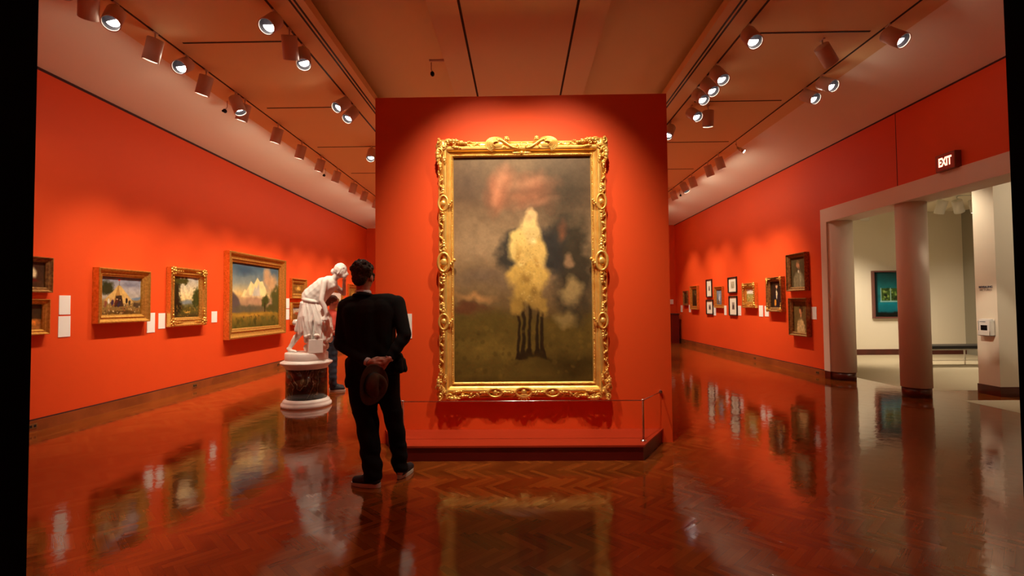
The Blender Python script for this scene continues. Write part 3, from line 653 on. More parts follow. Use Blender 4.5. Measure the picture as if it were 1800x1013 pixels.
def p_print(p): p.grad([(0, (175, 165, 150)), (1, (120, 108, 96))]).ell(.5, .6, .3, .35, (70, 60, 58), .4, rag=.3); return p.mottle(.3)
def p_print2(p): p.grad([(0, (200, 190, 160)), (1, (190, 180, 150))]).dabs(16, (.1, .1, .9, .9), [(150, 140, 110), (120, 100, 80)], .09); return p

# left wall pictures
picture('L', 5.42, 6.10, 1.67, 2.10, .065, .07, p_shipbowl, M_GOLDD, 'small gilt framed still life with white shape, above another, at the doorway edge', seed=3, n=70)
picture('L', 5.40, 6.07, 1.16, 1.59, .065, .07, p_still, M_GOLD, 'small gilt framed still life of orange fruit, the lower one at the doorway edge', seed=4, n=70)
picture('L', 6.74, 7.70, 1.26, 2.035, .115, .10, p_tent, M_GOLD, 'gilt framed painting of a yellow tent under a grey sky', seed=5, n=150)
picture('L', 8.17, 9.12, 1.15, 2.15, .15, .09, p_glade, M_GOLDB, 'gilt framed upright landscape of dark trees with shell ornaments on its corners', seed=6, n=120, corners=True)
picture('L', 9.77, 12.15, 0.82, 2.59, .21, .13, p_mount, M_GOLDB, 'largest painting on the left wall, snowy pale mountain over a golden meadow', seed=7, n=260)
picture('L', 12.61, 13.50, 1.67, 2.19, .13, .07, p_gold, M_GOLD, 'small square gilt framed picture above another, left of the marble statue', seed=8, n=50)
picture('L', 12.61, 13.50, 1.00, 1.57, .13, .07, p_village, M_GOLD, 'small square gilt framed picture below another, behind the marble statue', seed=9, n=50)
picture('L', 15.25, 16.30, 1.30, 2.00, .10, .06, p_pale, M_GOLD, 'gilt framed pale landscape behind the woman in coral', seed=10, n=50)
picture('L', 16.85, 17.90, 1.52, 2.21, .12, .06, p_gold, M_GOLD, 'gilt framed picture just left of the man\'s head', seed=11, n=50)
# right wall pictures
picture('R', 10.96, 10.24, 1.70, 2.49, .085, .10, p_man, M_GOLDD, 'dark gilt framed portrait of a man in grey, upper one beside the portal', seed=12)
picture('R', 10.90, 10.22, 0.76, 1.55, .08, .10, p_woman, M_GOLDD, 'dark gilt framed portrait of a woman in a pale dress, lower one beside the portal', seed=13)
picture('R', 11.87, 11.18, 1.25, 2.04, .10, .10, p_lady, M_GOLDD, 'dark gilt carved frame with a dark portrait holding something orange', seed=14, corners=True)
picture('R', 13.17, 12.46, 1.33, 1.96, .15, .09, p_white, M_GOLDB, 'ornate gilt frame around a bright white and green picture', seed=15, n=60, corners=True)
picture('R', 14.18, 13.62, 1.73, 2.17, .035, .04, p_print2, M_BLKF, 'black framed print with a ruled sheet, upper one, left of the ornate gilt frame', kind=1, mount=(.45, .5), seed=16)
picture('R', 14.14, 13.62, 1.10, 1.65, .035, .04, p_print, M_BLKF, 'black framed print with a dark plate, lower one, left of the ornate gilt frame', kind=1, mount=(.36, .42), seed=17)
picture('R', 15.11, 14.52, 1.31, 1.94, .10, .07, p_blue, M_GOLD, 'gilt framed blue grey picture between two columns of black framed prints', seed=18, n=60)
picture('R', 15.83, 15.37, 1.63, 2.19, .035, .04, p_print, M_BLKF, 'small black framed print, upper one of the farther black framed pair', kind=1, mount=(.3, .3), seed=19)
picture('R', 15.86, 15.31, 1.10, 1.56, .035, .04, p_print, M_BLKF, 'small black framed print, lower one of the farther black framed pair', kind=1, mount=(.36, .4), seed=20)
picture('R', 17.22, 16.52, 1.24, 2.03, .12, .08, p_dark, M_GOLD, 'gilt framed dark upright picture, second from the far end of the right wall', seed=21, n=50)
picture('R', 18.00, 17.55, 1.38, 1.89, .08, .06, p_dark, M_GOLDD, 'small gilt framed dark picture nearest the far end of the right wall', seed=22, n=50)

# wall cards
def card(side, y0, y1, z0, z1, label):
    t = .006
    if side == 'L': mb = MB().box((XL, y0, z0), (XL+t, y1, z1))
    elif side == 'R': mb = MB().box((XR-t, y0, z0), (XR, y1, z1))
    else: mb = MB().box((y0, 5.38-t, z0), (y1, 5.38, z1))
    return tag(mb.build('wall_label', M_CARD), label, 'label', 'white wall labels beside the pictures')
card('L', 6.25, 6.41, 1.395, 1.64, 'white label card, upper of two, left of the tent painting')
card('L', 6.245, 6.415, 1.11, 1.375, 'white label card, lower of two, left of the tent painting')
card('L', 7.75, 7.92, 1.08, 1.39, 'white label card touching the right edge of the tent painting')
card('L', 8.0, 8.15, 1.13, 1.38, 'white label card just left of the upright tree landscape')
card('L', 9.39, 9.56, 1.18, 1.39, 'white label card between the tree landscape and the mountain painting')
card('L', 12.40, 12.58, 1.42, 1.67, 'white label card, upper of two, right of the mountain painting')
card('L', 12.40, 12.58, 1.14, 1.40, 'white label card, lower of two, right of the mountain painting')
card('P', -1.33, -1.165, 1.12, 1.385, 'white label card on the partition beside the man\'s elbow')
for (a, b, c, d, l) in ((18.22, 18.42, 1.13, 1.38, 'white label card nearest the far end of the right wall'), (17.35, 17.53, 1.14, 1.40, 'white label card between the two farthest gilt pictures on the right wall'),
                        (15.13, 15.30, 1.08, 1.38, 'white label card right of the lower far black framed print'), (14.36, 14.52, 1.11, 1.38, 'white label card right of the blue grey picture'),
                        (13.42, 13.60, 1.12, 1.38, 'white label card left of the ornate gilt frame'), (12.22, 12.42, 1.12, 1.39, 'white label card, left one of two, right of the ornate gilt frame'),
                        (11.94, 12.13, 1.13, 1.38, 'white label card partly beside the dark carved frame, right one of two'), (10.03, 10.21, 1.12, 1.37, 'white label card between the two portraits and the portal')):
    card('R', a, b, c, d, l)

# baseboard outlets
def outlet(side, y, label, z=0.07):
    w, h = .055, .03
    s = 1 if side == 'L' else -1
    x = XL+.012 if side == 'L' else XR-.012
    root = empty('baseboard_outlet', (x, y, z)); tag(root, label, 'outlet', 'brass outlets in the baseboards')
    MB().box((min(0, s*.004), -w, -h), (max(0, s*.004), w, h)).build('cover_plate', M_BRONZE, root)
    for k in (-1, 1):
        MB().box((min(s*.004, s*.006), k*.025-.014, -.014), (max(s*.004, s*.006), k*.025+.014, .014)).build('socket', M_SLOT, root)
outlet('L', 5.93, 'brass outlet in the left baseboard at the doorway edge')
outlet('L', 8.91, 'brass outlet in the left baseboard below the tree landscape')
outlet('L', 12.0, 'brass outlet in the left baseboard just left of the pedestal')
outlet('R', 17.98, 'brass outlet in the right baseboard nearest the far end')
outlet('R', 15.31, 'brass outlet in the right baseboard below the far black framed prints')
outlet('R', 12.68, 'brass outlet in the right baseboard below the ornate gilt frame')
outlet('R', 10.04, 'brass outlet in the right baseboard next to the portal column')

# ------------------------------------------------------------------ the big painting
def p_big(p):
    # generic stand-in: golden tree on a dark hillside, smoky sky, rust cloud, dark thicket
    p.grad([(0, (104, 84, 62)), (.2, (100, 78, 58)), (.38, (132, 108, 80)), (.55, (122, 98, 70)), (.66, (104, 82, 52)), (.74, (84, 66, 32)), (.88, (96, 76, 32)), (1, (48, 36, 16))])
    p.ell(.1, .12, .28, .12, (78, 62, 50), .9, .7).ell(.82, .16, .36, .22, (60, 50, 38), .8, .85).ell(.15, .4, .26, .12, (150, 124, 94), .9, .7).ell(.2, .55, .3, .06, (92, 76, 66), .9, .5)
    p.ell(.33, .14, .12, .15, (160, 92, 64), .9, .75, 20, rag=.1).ell(.56, .15, .27, .08, (134, 82, 58), .8, .65, -14, rag=.15).ell(.66, .2, .16, .06, (120, 76, 54), .9, .6)
    p.ell(.34, .12, .05, .14, (168, 120, 90), .9, .5, 18, warp=.02).ell(.55, .12, .22, .03, (156, 110, 82), .9, .5, -12, warp=.02).ell(.6, .21, .2, .025, (148, 102, 76), .9, .5, -12, warp=.02)
    p.ell(.16, .64, .2, .03, (196, 140, 84), .9, .7).ell(.1, .69, .2, .035, (92, 50, 32), .7, .7, rag=.4)
    p.poly([(0, .72), (.3, .69), (.6, .73), (1, .70), (1, 1), (0, 1)], (92, 74, 32), .05).ell(.3, .86, .5, .07, (122, 98, 42), .9, .7).ell(.85, .93, .35, .09, (54, 42, 18), .9, .8)
    p.ell(.87, .5, .18, .28, (54, 47, 36), .5, .95, rag=.2).ell(.76, .36, .12, .10, (50, 45, 38), .5, .9, rag=.2)
    # slender grove: dark thicket behind, golden crown in front, dark trunks on the grass
    p.ell(.42, .42, .12, .12, (52, 48, 42), .5, .95, 25, rag=.2).ell(.70, .42, .11, .15, (48, 45, 42), .5, .95, -15, rag=.2)
    for x, w in ((.47, .011), (.505, .014), (.545, .012), (.60, .012), (.635, .015)):
        p.poly([(x-w*.6, .60), (x-w, .86), (x-w*2.2, .885+w), (x+w*2.2, .89+w), (x+w, .86), (x+w*.6, .60)], (44, 32, 18), .010, warp=.05)
    for cx, cy, rx, ry, c in ((.54, .345, .10, .085, (196, 168, 108)), (.47, .40, .09, .07, (202, 172, 102)), (.61, .42, .08, .08, (190, 158, 90)), (.53, .47, .12, .10, (198, 164, 92)), (.48, .54, .11, .08, (186, 150, 76)), (.59, .55, .11, .09, (192, 156, 80)), (.53, .61, .14, .08, (166, 132, 64)), (.62, .66, .09, .06, (150, 118, 58)), (.47, .66, .07, .05, (146, 114, 54)), (.545, .275, .06, .045, (186, 154, 106))):
        p.ell(cx, cy, rx, ry, c, .45, 1, rag=.22)
    for cx, cy, rx, ry, c in ((.47, .43, .03, .03, (160, 124, 62)), (.58, .48, .03, .03, (156, 118, 56)), (.52, .55, .04, .03, (140, 106, 50)), (.60, .60, .03, .03, (130, 98, 46)), (.56, .37, .03, .02, (232, 206, 144)), (.49, .48, .03, .02, (226, 196, 122))):
        p.ell(cx, cy, rx, ry, c, .8, .8, rag=.2)
    p.ell(.79, .34, .06, .05, (112, 70, 48), .9, .8, rag=.1).ell(.86, .60, .09, .08, (160, 134, 86), .6, .9, rag=.2).ell(.80, .72, .10, .06, (138, 116, 70), .6, .9, rag=.2).ell(.84, .47, .05, .04, (150, 116, 84), .6, .8, rag=.2)
    p.ell(.62, .905, .2, .02, (52, 40, 18), .9, .7)
    p.dabs(220, (.455, .34, .63, .65), [(206, 178, 112), (176, 142, 78), (146, 114, 60), (192, 160, 96)], .008, al=.35)
    p.dabs(60, (.0, .76, 1, .98), [(70, 54, 22), (120, 96, 40), (60, 46, 20)], .02, al=.3)
    p.mottle(.10, .05).mottle(.05, .012, 9); p.a = np.clip(p.a*1.10, 0, 225)
    return p
BP = wall_root('framed_painting', 'P', 0.032, 1.858); tag(BP, 'huge ornately gilded painting with a golden tree grove on the free-standing red wall', 'painting')
FW, FH, RAIL, DP = 1.80, 2.74, 0.165, 0.12
FWo, FHo = FW, FH
prof = [(0, .003), (0, .055), (.012, .075), (.02, .075), (.026, .066), (.04, .070), (.06, .092), (.078, .1), (.092, .098), (.102, .085), (.108, .07), (.125, .058), (.140, .052), (.144, .062), (.150, .065), (.156, .062), (.160, .05), (.165, .045), (.165, .02)]
M_GB = mat('burnished_ornate_gilt', (1.0, 0.66, 0.18), 0.30, metal=0.6, col2=(0.88, 0.50, 0.11), nscale=12, bump=0.12, bscale=140)
frame_mesh(FW, FH, prof).build('frame', M_GB, BP)
canvas(p_big(Pic(FW-2*RAIL, FH-2*RAIL, 400, (100, 80, 60), 31)), -(FW/2-RAIL)-.003, -(FH/2-RAIL)-.003, FW/2-RAIL+.003, FH/2-RAIL+.003, -.03, BP)
# beaded inner rope
bd = MB()
hx, hz = FW/2-.151, FH/2-.151
nb_ = int(2*hx/.018)
for k in range(nb_+1):
    x = -hx+2*hx*k/nb_
    for z in (-hz, hz): bd.ball((x, -.064, z), .0075, u=6, w=4)
nb_ = int(2*hz/.018)
for k in range(1, nb_):
    z = -hz+2*hz*k/nb_
    for x in (-hx, hx): bd.ball((x, -.064, z), .0075, u=6, w=4)
bd.build('bead_moulding', M_GB, BP)
def spiral(mb, c, r0, turns, a0, dirn, tr, y, n=26, lift=.012, out=None):
    """scroll: spiral growing outwards from c, tube tapering to the tip"""
    pts = []; rs = []
    for k in range(n):
        t = k/(n-1); a = a0+dirn*turns*2*math.pi*t; r = r0*(.12+.88*t)
        pts.append((c[0]+r*math.cos(a), y-lift*(1-t), c[1]+r*math.sin(a))); rs.append(tr*(.55+.45*t))
    if out:
        pe = Vector(pts[-1]); o = Vector((c[0]+out[0], y+.006, c[1]+out[1])); t0 = (Vector(pts[-1])-Vector(pts[-2])).normalized()*Vector((out[0], 0, out[1])).length*.45
        for k in range(1, 9):
            t = k/8; p = (pe+t0*t)*(1-t)+(pe+t0)*0+(o*t)+t0*t*(1-t)*0.0
            pts.append(tuple(p)); rs.append(tr*(1-.75*t))
    mb.tube(pts, rs, 7)
    mb.ball((c[0], y-lift, c[1]), tr*1.25, u=8, w=5)
def leaf(mb, c, ang, ln, wd, y, curl=.02):
    """acanthus-like lobe: ridge of flattened balls"""
    d = Vector((math.cos(ang), 0, math.sin(ang))); s = Vector((-d.z, 0, d.x))
    M = Matrix.Rotation(-ang, 3, 'Y')
    for k, (t, w) in enumerate(((.15, .6), (.38, 1), (.62, .9), (.85, .55))):
        mb.ball(Vector((c[0], y-curl*math.sin(t*3), c[1]))+d*ln*t, ln*.2, wd*.35, wd*w*.5, M=M, u=8, w=5)
    for sgn in (-1, 1):
        for t in (.3, .55, .78):
            mb.ball(Vector((c[0], y-curl*.6, c[1]))+d*ln*t+s*sgn*wd*.45*(1.1-t*.5), wd*.24, wd*.2, wd*.24, u=7, w=4)
YO = -.088
def corner(sx, sz):
    mb = MB(); ox, oz = sx*(FW/2-.055), sz*(FH/2-.055)
    # stepped corner block and openwork cartouche
    v = []
    mb.ball((ox, -.075, oz), .078, .034, .078, u=14, w=8)
    for (dx, dz, r, tn, a0, dr) in ((.034, .034, .034, 1.3, 0, 1), (-.060, .038, .042, 1.4, 2, -1), (.038, -.060, .042, 1.4, 1, 1), (-.20, .026, .024, 1.2, 1, 1), (.026, -.20, .024, 1.2, 2, -1), (-.12, .028, .026, 1.3, 0, 1), (.028, -.12, .026, 1.3, 3, -1), (-.015, -.015, .03, 1.2, 4, 1)):
        spiral(mb, (ox+sx*dx, oz+sz*dz), r, tn, a0, dr*sx*sz, .0105, YO-.012)
    for (dx, dz, a, ln, wd) in ((-.03, .05, 180, .15, .045), (.05, -.03, 270, .15, .045), (-.16, .03, 185, .11, .03), (.03, -.16, 265, .11, .03), (-.10, -.01, 190, .10, .03), (-.01, -.10, 260, .10, .03), (.02, .04, 60, .05, .03)):
        an = R(a); an = math.atan2(sz*math.sin(an), sx*math.cos(an)); leaf(mb, (ox+sx*dx, oz+sz*dz), an, ln, wd, YO-.006)
    for k in range(10):
        t = k/9; mb.ball((ox-sx*(.20+.16*t), YO+.004, oz+sz*(.035-.012*math.sin(t*9))), .013*(1.1-t*.6), .01, .011, u=7, w=4)
        mb.ball((ox+sx*(.035-.012*math.sin(t*9)), YO+.004, oz-sz*(.20+.16*t)), .011, .01, .013*(1.1-t*.6), u=7, w=4)
    return mb
for sx in (-1, 1):
    for sz in (-1, 1): corner(sx, sz).build('corner_ornament', M_GB, BP)
def vine(mb, p0, p1, n, amp=.018):
    p0 = Vector(p0); p1 = Vector(p1); d = (p1-p0); ln = d.length; d.normalize(); s = Vector((-d.z, 0, d.x))
    pts = []
    for k in range(n*8+1):
        t = k/(n*8); pts.append(p0+d*ln*t+s*amp*math.sin(t*n*math.pi))
    mb.tube(pts, .0075, 6)
    for k in range(n):
        t = (k+.5)/n; sg = 1 if k % 2 == 0 else -1; c = p0+d*ln*t+s*amp*sg
        an = math.atan2(d.z*1-s.z*sg*1.1, d.x-s.x*sg*1.1)
        leaf(mb, (c.x, c.z), an, .055, .026, c.y, .008); mb.ball(c-s*sg*.012+d*.02, .012, .010, .012, u=6, w=4)
def cartouche(cx, cz, vertical, sc=1.0):
    mb = MB()
    for sg in (-1, 1):
        pts = []; rs = []
        for k in range(22):
            a = R(-130+260*k/21); q = (.052*sc*math.cos(a)*.72, .062*sc*math.sin(a))
            x, z = (q[0]*sg, q[1]) if vertical else (q[1], q[0]*sg)
            pts.append((cx+x*(1), YO-.012, cz+z)); rs.append(.0065*sc+.004*sc*math.sin(k/21*math.pi))
        mb.tube(pts, rs, 7)
    mb.ball((cx, YO-.008, cz), .024*sc, .02, .026*sc, u=12, w=8)
    for sg in (-1, 1):
        e = (cx+(0 if vertical else sg*.075*sc), cz+(sg*.082*sc if vertical else 0)); spiral(mb, e, .02*sc, 1.2, 0, sg, .006*sc, YO-.006, n=16)
        leaf(mb, e, R(90*sg) if vertical else (0 if sg > 0 else math.pi), .07*sc, .028*sc, YO-.002, .006)
    for q in range(3):
        a = R(150+30*q); i = -1 if cx > 0 else 1
        if vertical: mb.ball((cx+i*(.045+.012*q)*sc, YO-.01, cz+(q-1)*.014*sc), .012*sc, u=7, w=5)
    return mb
for sx in (-1, 1):
    for z, k_ in ((.70, 1.3), (.07, 1.6), (-.56, 1.3)): cartouche(sx*(FW/2-.045-.012*k_), z, True, k_).build('side_ornament', M_GB, BP)
for x in (-.30, .30): cartouche(x, -(FH/2-.062), False, 1.15).build('bottom_ornament', M_GB, BP)
def shell(cx, cz, sc):
    mb = cartouche(cx, cz, False, 1.1*sc)
    for k in range(7):
        a = R(200+140*k/6) if cz < 0 else R(20+140*k/6)
        p = Vector((cx, YO-.02, cz-.02)); e = p+Vector((math.cos(a)*.06*sc, .006, -abs(math.sin(a))*.055*sc)); mb.cap(p, e, .005, .009, 7)
    for sg in (-1, 1):
        spiral(mb, (cx+sg*.10*sc, cz-.005), .03*sc, 1.3, 0, sg, .008, YO-.008); leaf(mb, (cx+sg*.12*sc, cz), 0 if sg > 0 else math.pi, .12*sc, .035, YO, .008)
    return mb
shell(0, -(FH/2-.065), 1.2).build('bottom_ornament', M_GB, BP)
def vine_obj(a, b, n): vn = MB(); vine(vn, a, b, n, .024); vn.build('vine_ornament', M_GB, BP)
for sx in (-1, 1):
    X = sx*(FW/2-.04)
    for z0, z1 in ((1.0, .80), (.60, .17), (-.03, -.46), (-.66, -1.0)): vine_obj((X, YO+.006, z0), (X, YO+.006, z1), max(3, int(abs(z0-z1)/.07)))
    vine_obj((sx*.20, YO+.006, -(FH/2-.05)), (sx*.56, YO+.006, -(FH/2-.05)), 6)
    vine_obj((sx*.40, YO+.006, FH/2-.05), (sx*.56, YO+.006, FH/2-.05), 3)
for sg in (-1, 1):          # the two great scrolls on the top rail
    mb = MB(); cx, cz = sg*.27, FH/2-.045
    for k in range(6):      # fluted shell volute, nested arcs
        pts = []; rs = []; r = .028+.0125*k
        for q in range(20):
            a = R(250-200*q/19); x = -sg*0+r*1.25*math.cos(a)*sg*-1; z = r*.85*math.sin(a)
            pts.append((cx+x*-1*-1+sg*.0, YO-.03+.006*k-.012*math.sin(q/19*math.pi), cz+z)); rs.append(.0085*(.5+.5*math.sin((q+3)/24*math.pi)))
        mb.tube(pts, rs, 7)
    mb.ball((cx-sg*.01, YO+.005, cz), .085, .03, .05, u=14, w=8)
    pts = []; rs = []
    for q in range(24):     # long S stem running to the centre
        t = q/23; pts.append((cx-sg*(.02+.20*t), YO-.018, cz+.05*math.cos(t*math.pi)*(1-.2*t))); rs.append(.017*(1-.45*t))
    mb.tube(pts, rs, 8)
    spiral(mb, (cx-sg*.215, cz-.02), .028, 1.3, 0, sg, .008, YO-.012)
    spiral(mb, (cx-sg*.115, cz+.045), .026, 1.2, 1, -sg, .009, YO-.012); spiral(mb, (cx-sg*.08, cz-.035), .02, 1.2, 1, sg, .008, YO-.012)
    leaf(mb, (cx-sg*.11, cz+.03), R(90), .05, .04, YO-.015); leaf(mb, (cx-sg*.04, cz+.03), R(90-50*sg), .05, .03, YO-.01)
    mb.build('crest_scroll', M_GB, BP)
mb = MB(); mb.ball((0, -.075, FH/2-.13), .022, .018, .022, M=Matrix.Rotation(R(45), 3, 'Y'), u=4, w=4)
leaf(mb, (0.01, FH/2-.13), 0, .09, .022, -.07, .004); leaf(mb, (-.01, FH/2-.13), math.pi, .09, .022, -.07, .004); leaf(mb, (0, FH/2-.10), R(90), .07, .03, -.085, .008)
mb.build('crest_drop', M_GB, BP)

# platform and barrier in front of the partition
def prism(pts, z0, z1):
    n = len(pts); v = [(x, y, z0) for x, y in pts]+[(x, y, z1) for x, y in pts]
    return MB().add(v, [tuple(reversed(range(n))), tuple(range(n, 2*n))]+[(k, (k+1) % n, n+(k+1) % n, n+k) for k in range(n)])
PL = empty('platform', (0, 5.0, 0)); tag(PL, 'low red platform with slanted ends under the big painting', 'platform')
foot = [(-1.12, 4.765-5), (1.145, 4.765-5), (1.49, 5.37-5), (-1.44, 5.37-5)]
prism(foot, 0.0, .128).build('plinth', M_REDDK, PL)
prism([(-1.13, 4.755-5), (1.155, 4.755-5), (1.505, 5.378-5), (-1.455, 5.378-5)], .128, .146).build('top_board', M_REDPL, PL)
BR = empty('barrier_rail', (0, 4.9, .146)); tag(BR, 'slim steel barrier of two posts and a wire on the red platform', 'barrier')
for x in (-1.15, 1.18):
    MB().lathe([(.032, 0), (.032, .006), (.014, .012), (.011, .02), (.011, .385), (.016, .388), (.016, .40), (.009, .406)], 20, Matrix.Translation((x, 0, 0))).build('post', M_CHROME, BR)
MB().tube([(-1.15, 0, .39), (1.18, 0, .39)], .005, 8).tube([(1.18, 0, .39), (1.48, .462, .39)], .005, 8).tube([(-1.15, 0, .39), (-1.43, .462, .39)], .005, 8).build('wire', M_CHROME, BR)
MB().tube([(1.48, .455, .39), (1.484, .478, .39)], .018, 12).tube([(-1.43, .455, .39), (-1.434, .478, .39)], .018, 12).build('wall_anchor', M_CHROME, BR)

# ------------------------------------------------------------------ exit sign, pier lettering, brochures
def text_mesh(name, s, size, mtl, parent, M, extrude=.002, bold=0.0, align='CENTER'):
    c = bpy.data.curves.new(name, 'FONT'); c.body = s; c.size = size; c.extrude = extrude; c.offset = bold; c.align_x = align; c.align_y = 'CENTER'
    t = bpy.data.objects.new('t', c); COL.objects.link(t); bpy.context.view_layer.update()
    me = bpy.data.meshes.new_from_object(t.evaluated_get(bpy.context.evaluated_depsgraph_get())); bpy.data.objects.remove(t)
    o = bpy.data.objects.new(name, me); COL.objects.link(o); me.materials.clear(); me.materials.append(mtl); me.name = name
    if parent: o.parent = parent
    o.matrix_local = M
    return o
EX = empty('exit_sign', (XR, 6.84, 3.36), R(-90)); tag(EX, 'lit white EXIT letters on a box sign above the portal', 'sign')
M_EXB = mat('brown_sign_box', (0.22, 0.07, 0.03), 0.5); M_EXL = mat('lit_exit_letters', (1, .5, .3), .5, emit=(1.0, .42, .28), estr=3.0)
MB().box((-.155, -.085, -.115), (.155, -.001, .115)).build('sign_box', M_EXB, EX)
M_EXF = mat('sign_face', (0.45, 0.05, 0.02), 0.5)
MB().box((-.145, -.088, -.105), (.145, -.085, .105)).build('face_plate', M_EXF, EX)
text_mesh('lettering', 'EXIT', .13, M_EXL, EX, Matrix.Translation((0, -.0895, 0)) @ Matrix.Rotation(R(90), 4, 'X') @ Matrix.Diagonal((.78, 1.25, 1, 1)), .001, .004)
PM = lambda y, z: Matrix.Translation((7.297, y, z)) @ Matrix.Rotation(R(-90), 4, 'Z') @ Matrix.Rotation(R(90), 4, 'X')
M_INK = mat('dark_blue_ink', (0.02, 0.05, 0.12), .6); M_INK2 = mat('grey_ink', (0.30, 0.26, 0.22), .6)
WT = empty('wall_text', (7.30, 7.97, 1.62)); tag(WT, 'blue and grey exhibition title lettering on the cream pier', 'sign')
WT2 = text_mesh('title_line', 'REVEALING', .045, M_INK, WT, Matrix.Translation((-.003, -.01, .06)) @ Matrix.Rotation(R(-90), 4, 'Z') @ Matrix.Rotation(R(90), 4, 'X'), .001, .001)
text_mesh('title_line', 'PICTURES', .047, M_INK2, WT, Matrix.Translation((-.003, -.01, .015)) @ Matrix.Rotation(R(-90), 4, 'Z') @ Matrix.Rotation(R(90), 4, 'X'), .001)
BH = empty('brochure_holder', (7.30, 7.93, 1.05), R(-90)); tag(BH, 'white wall holder with brochures on the cream pier', 'brochure holder')
M_ACR = mat('white_acrylic', (0.85, 0.82, 0.76), .3)
MB().box((-.10, -.085, -.13), (.10, -.002, -.122)).box((-.10, -.085, -.13), (-.094, -.002, .10)).box((.094, -.085, -.13), (.10, -.002, .10)).box((-.10, -.006, -.13), (.10, -.002, .13)).box((-.10, -.085, -.13), (.10, -.081, -.05)).build('holder', M_ACR, BH)
br = MB()
for k in range(6): br.box((-.085, -.078+k*.010, -.121), (.085, -.071+k*.010, .125+.002*k))
bro = tag(br.build('brochure_stack', M_CARD), 'stack of white leaflets with a dark picture in the wall holder', 'brochures')
bro.location = (7.30, 7.93, 1.05); bro.rotation_euler = (0, 0, R(-90))
MB().box((-.055, -.0795, -.045), (.055, -.0785, .035)).build('cover_picture', M_BAFFLE, bro)
for k in range(1): MB().box((-.07, -.0795, .085), (.03, -.0785, .092)).build('cover_title', M_INK, bro)

# side gallery: teal photograph, bench
def p_teal(p):
    p.grad([(0, (14, 62, 66)), (.4, (30, 112, 118)), (.66, (26, 104, 116)), (.7, (10, 120, 140)), (.88, (8, 96, 112)), (.92, (14, 22, 20)), (1, (8, 10, 8))])
    p.poly([(.14, .36), (.9, .36), (.9, .64), (.14, .64)], (58, 84, 34), .01, warp=0).dabs(60, (.16, .38, .88, .62), [(30, 48, 22), (110, 150, 60), (20, 30, 18), (150, 170, 90)], .03)
    for x in (.14, .33, .52, .71, .9): p.poly([(x-.008, .35), (x+.008, .35), (x+.008, .65), (x-.008, .65)], (150, 190, 180), .005, warp=0)
    p.poly([(.12, .64), (.92, .64), (.92, .67), (.12, .67)], (130, 180, 176), .008, warp=0)
    p.poly([(0, 0), (.07, 0), (.07, 1), (0, 1)], (6, 22, 22), .04, warp=0).ell(.62, .72, .12, .03, (200, 190, 170), .3)
    for x in (.55, .60, .68, .73): p.poly([(x, .73), (x+.01, .73), (x+.015, .92), (x+.005, .92)], (10, 20, 24), .005, warp=0)
    return p.mottle(.1)
TP = empty('framed_picture', (10.375, 13.9, 1.65)); tag(TP, 'large teal photograph of a windowed room in a dark frame in the side gallery', 'picture')
M_FRP = mat('plum_wood_frame', (0.16, 0.055, 0.045), .45)
frame_mesh(1.45, 1.30, [(0, .003), (0, .085), (.005, .09), (.035, .09), (.04, .085), (.04, .03)]).build('frame', M_FRP, TP)
canvas(p_teal(Pic(1.37, 1.22, 160, (20, 80, 80), 40)), -.687, -.612, .687, .612, -.04, TP)
BN = empty('bench', (10.0, 11.45, 0)); tag(BN, 'long black leather bench on thin steel legs in the side gallery', 'bench')
M_LEA = mat('black_leather', (0.012, 0.010, 0.010), .4)
c_ = MB().box((-1.25, -.25, .40), (1.25, .25, .475)); cu = c_.build('seat_cushion', M_LEA, BN)
bv = cu.modifiers.new('b', 'BEVEL'); bv.width = .02; bv.segments = 3
MB().box((-1.22, -.22, .375), (1.22, .22, .40)).build('seat_frame', M_CHROME, BN)
for x in (-1.15, .15, 1.15):
    for y in (-.2, .2): MB().box((x-.012, y-.012, 0), (x+.012, y+.012, .375)).build('leg', M_CHROME, BN)
MB().box((-1.14, -.012, .12), (1.14, .012, .135)).box((-1.16, -.19, .12), (-1.14, .19, .135)).box((1.14, -.19, .12), (1.16, .19, .135)).build('stretcher', M_CHROME, BN)
tag(MB().box((8.6, 13.894, 1.42), (8.85, 13.9, 1.66)).build('wall_label', M_CREAM), 'pale wall text card left of the teal photograph', 'label')
# far right corner
FD = empty('display_pedestal', (5.55, 18.55, 0)); tag(FD, 'dark red narrow pedestal at the far right corner beside the partition edge', 'pedestal')
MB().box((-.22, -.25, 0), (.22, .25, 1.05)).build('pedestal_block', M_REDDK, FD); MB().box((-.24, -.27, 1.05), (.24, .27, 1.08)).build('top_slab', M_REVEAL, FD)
tag(MB().box((5.62, 18.96, 1.42), (5.78, 18.998, 1.60)).build('wall_label', M_CARD), 'small white box label on the far wall above the dark pedestal', 'label')

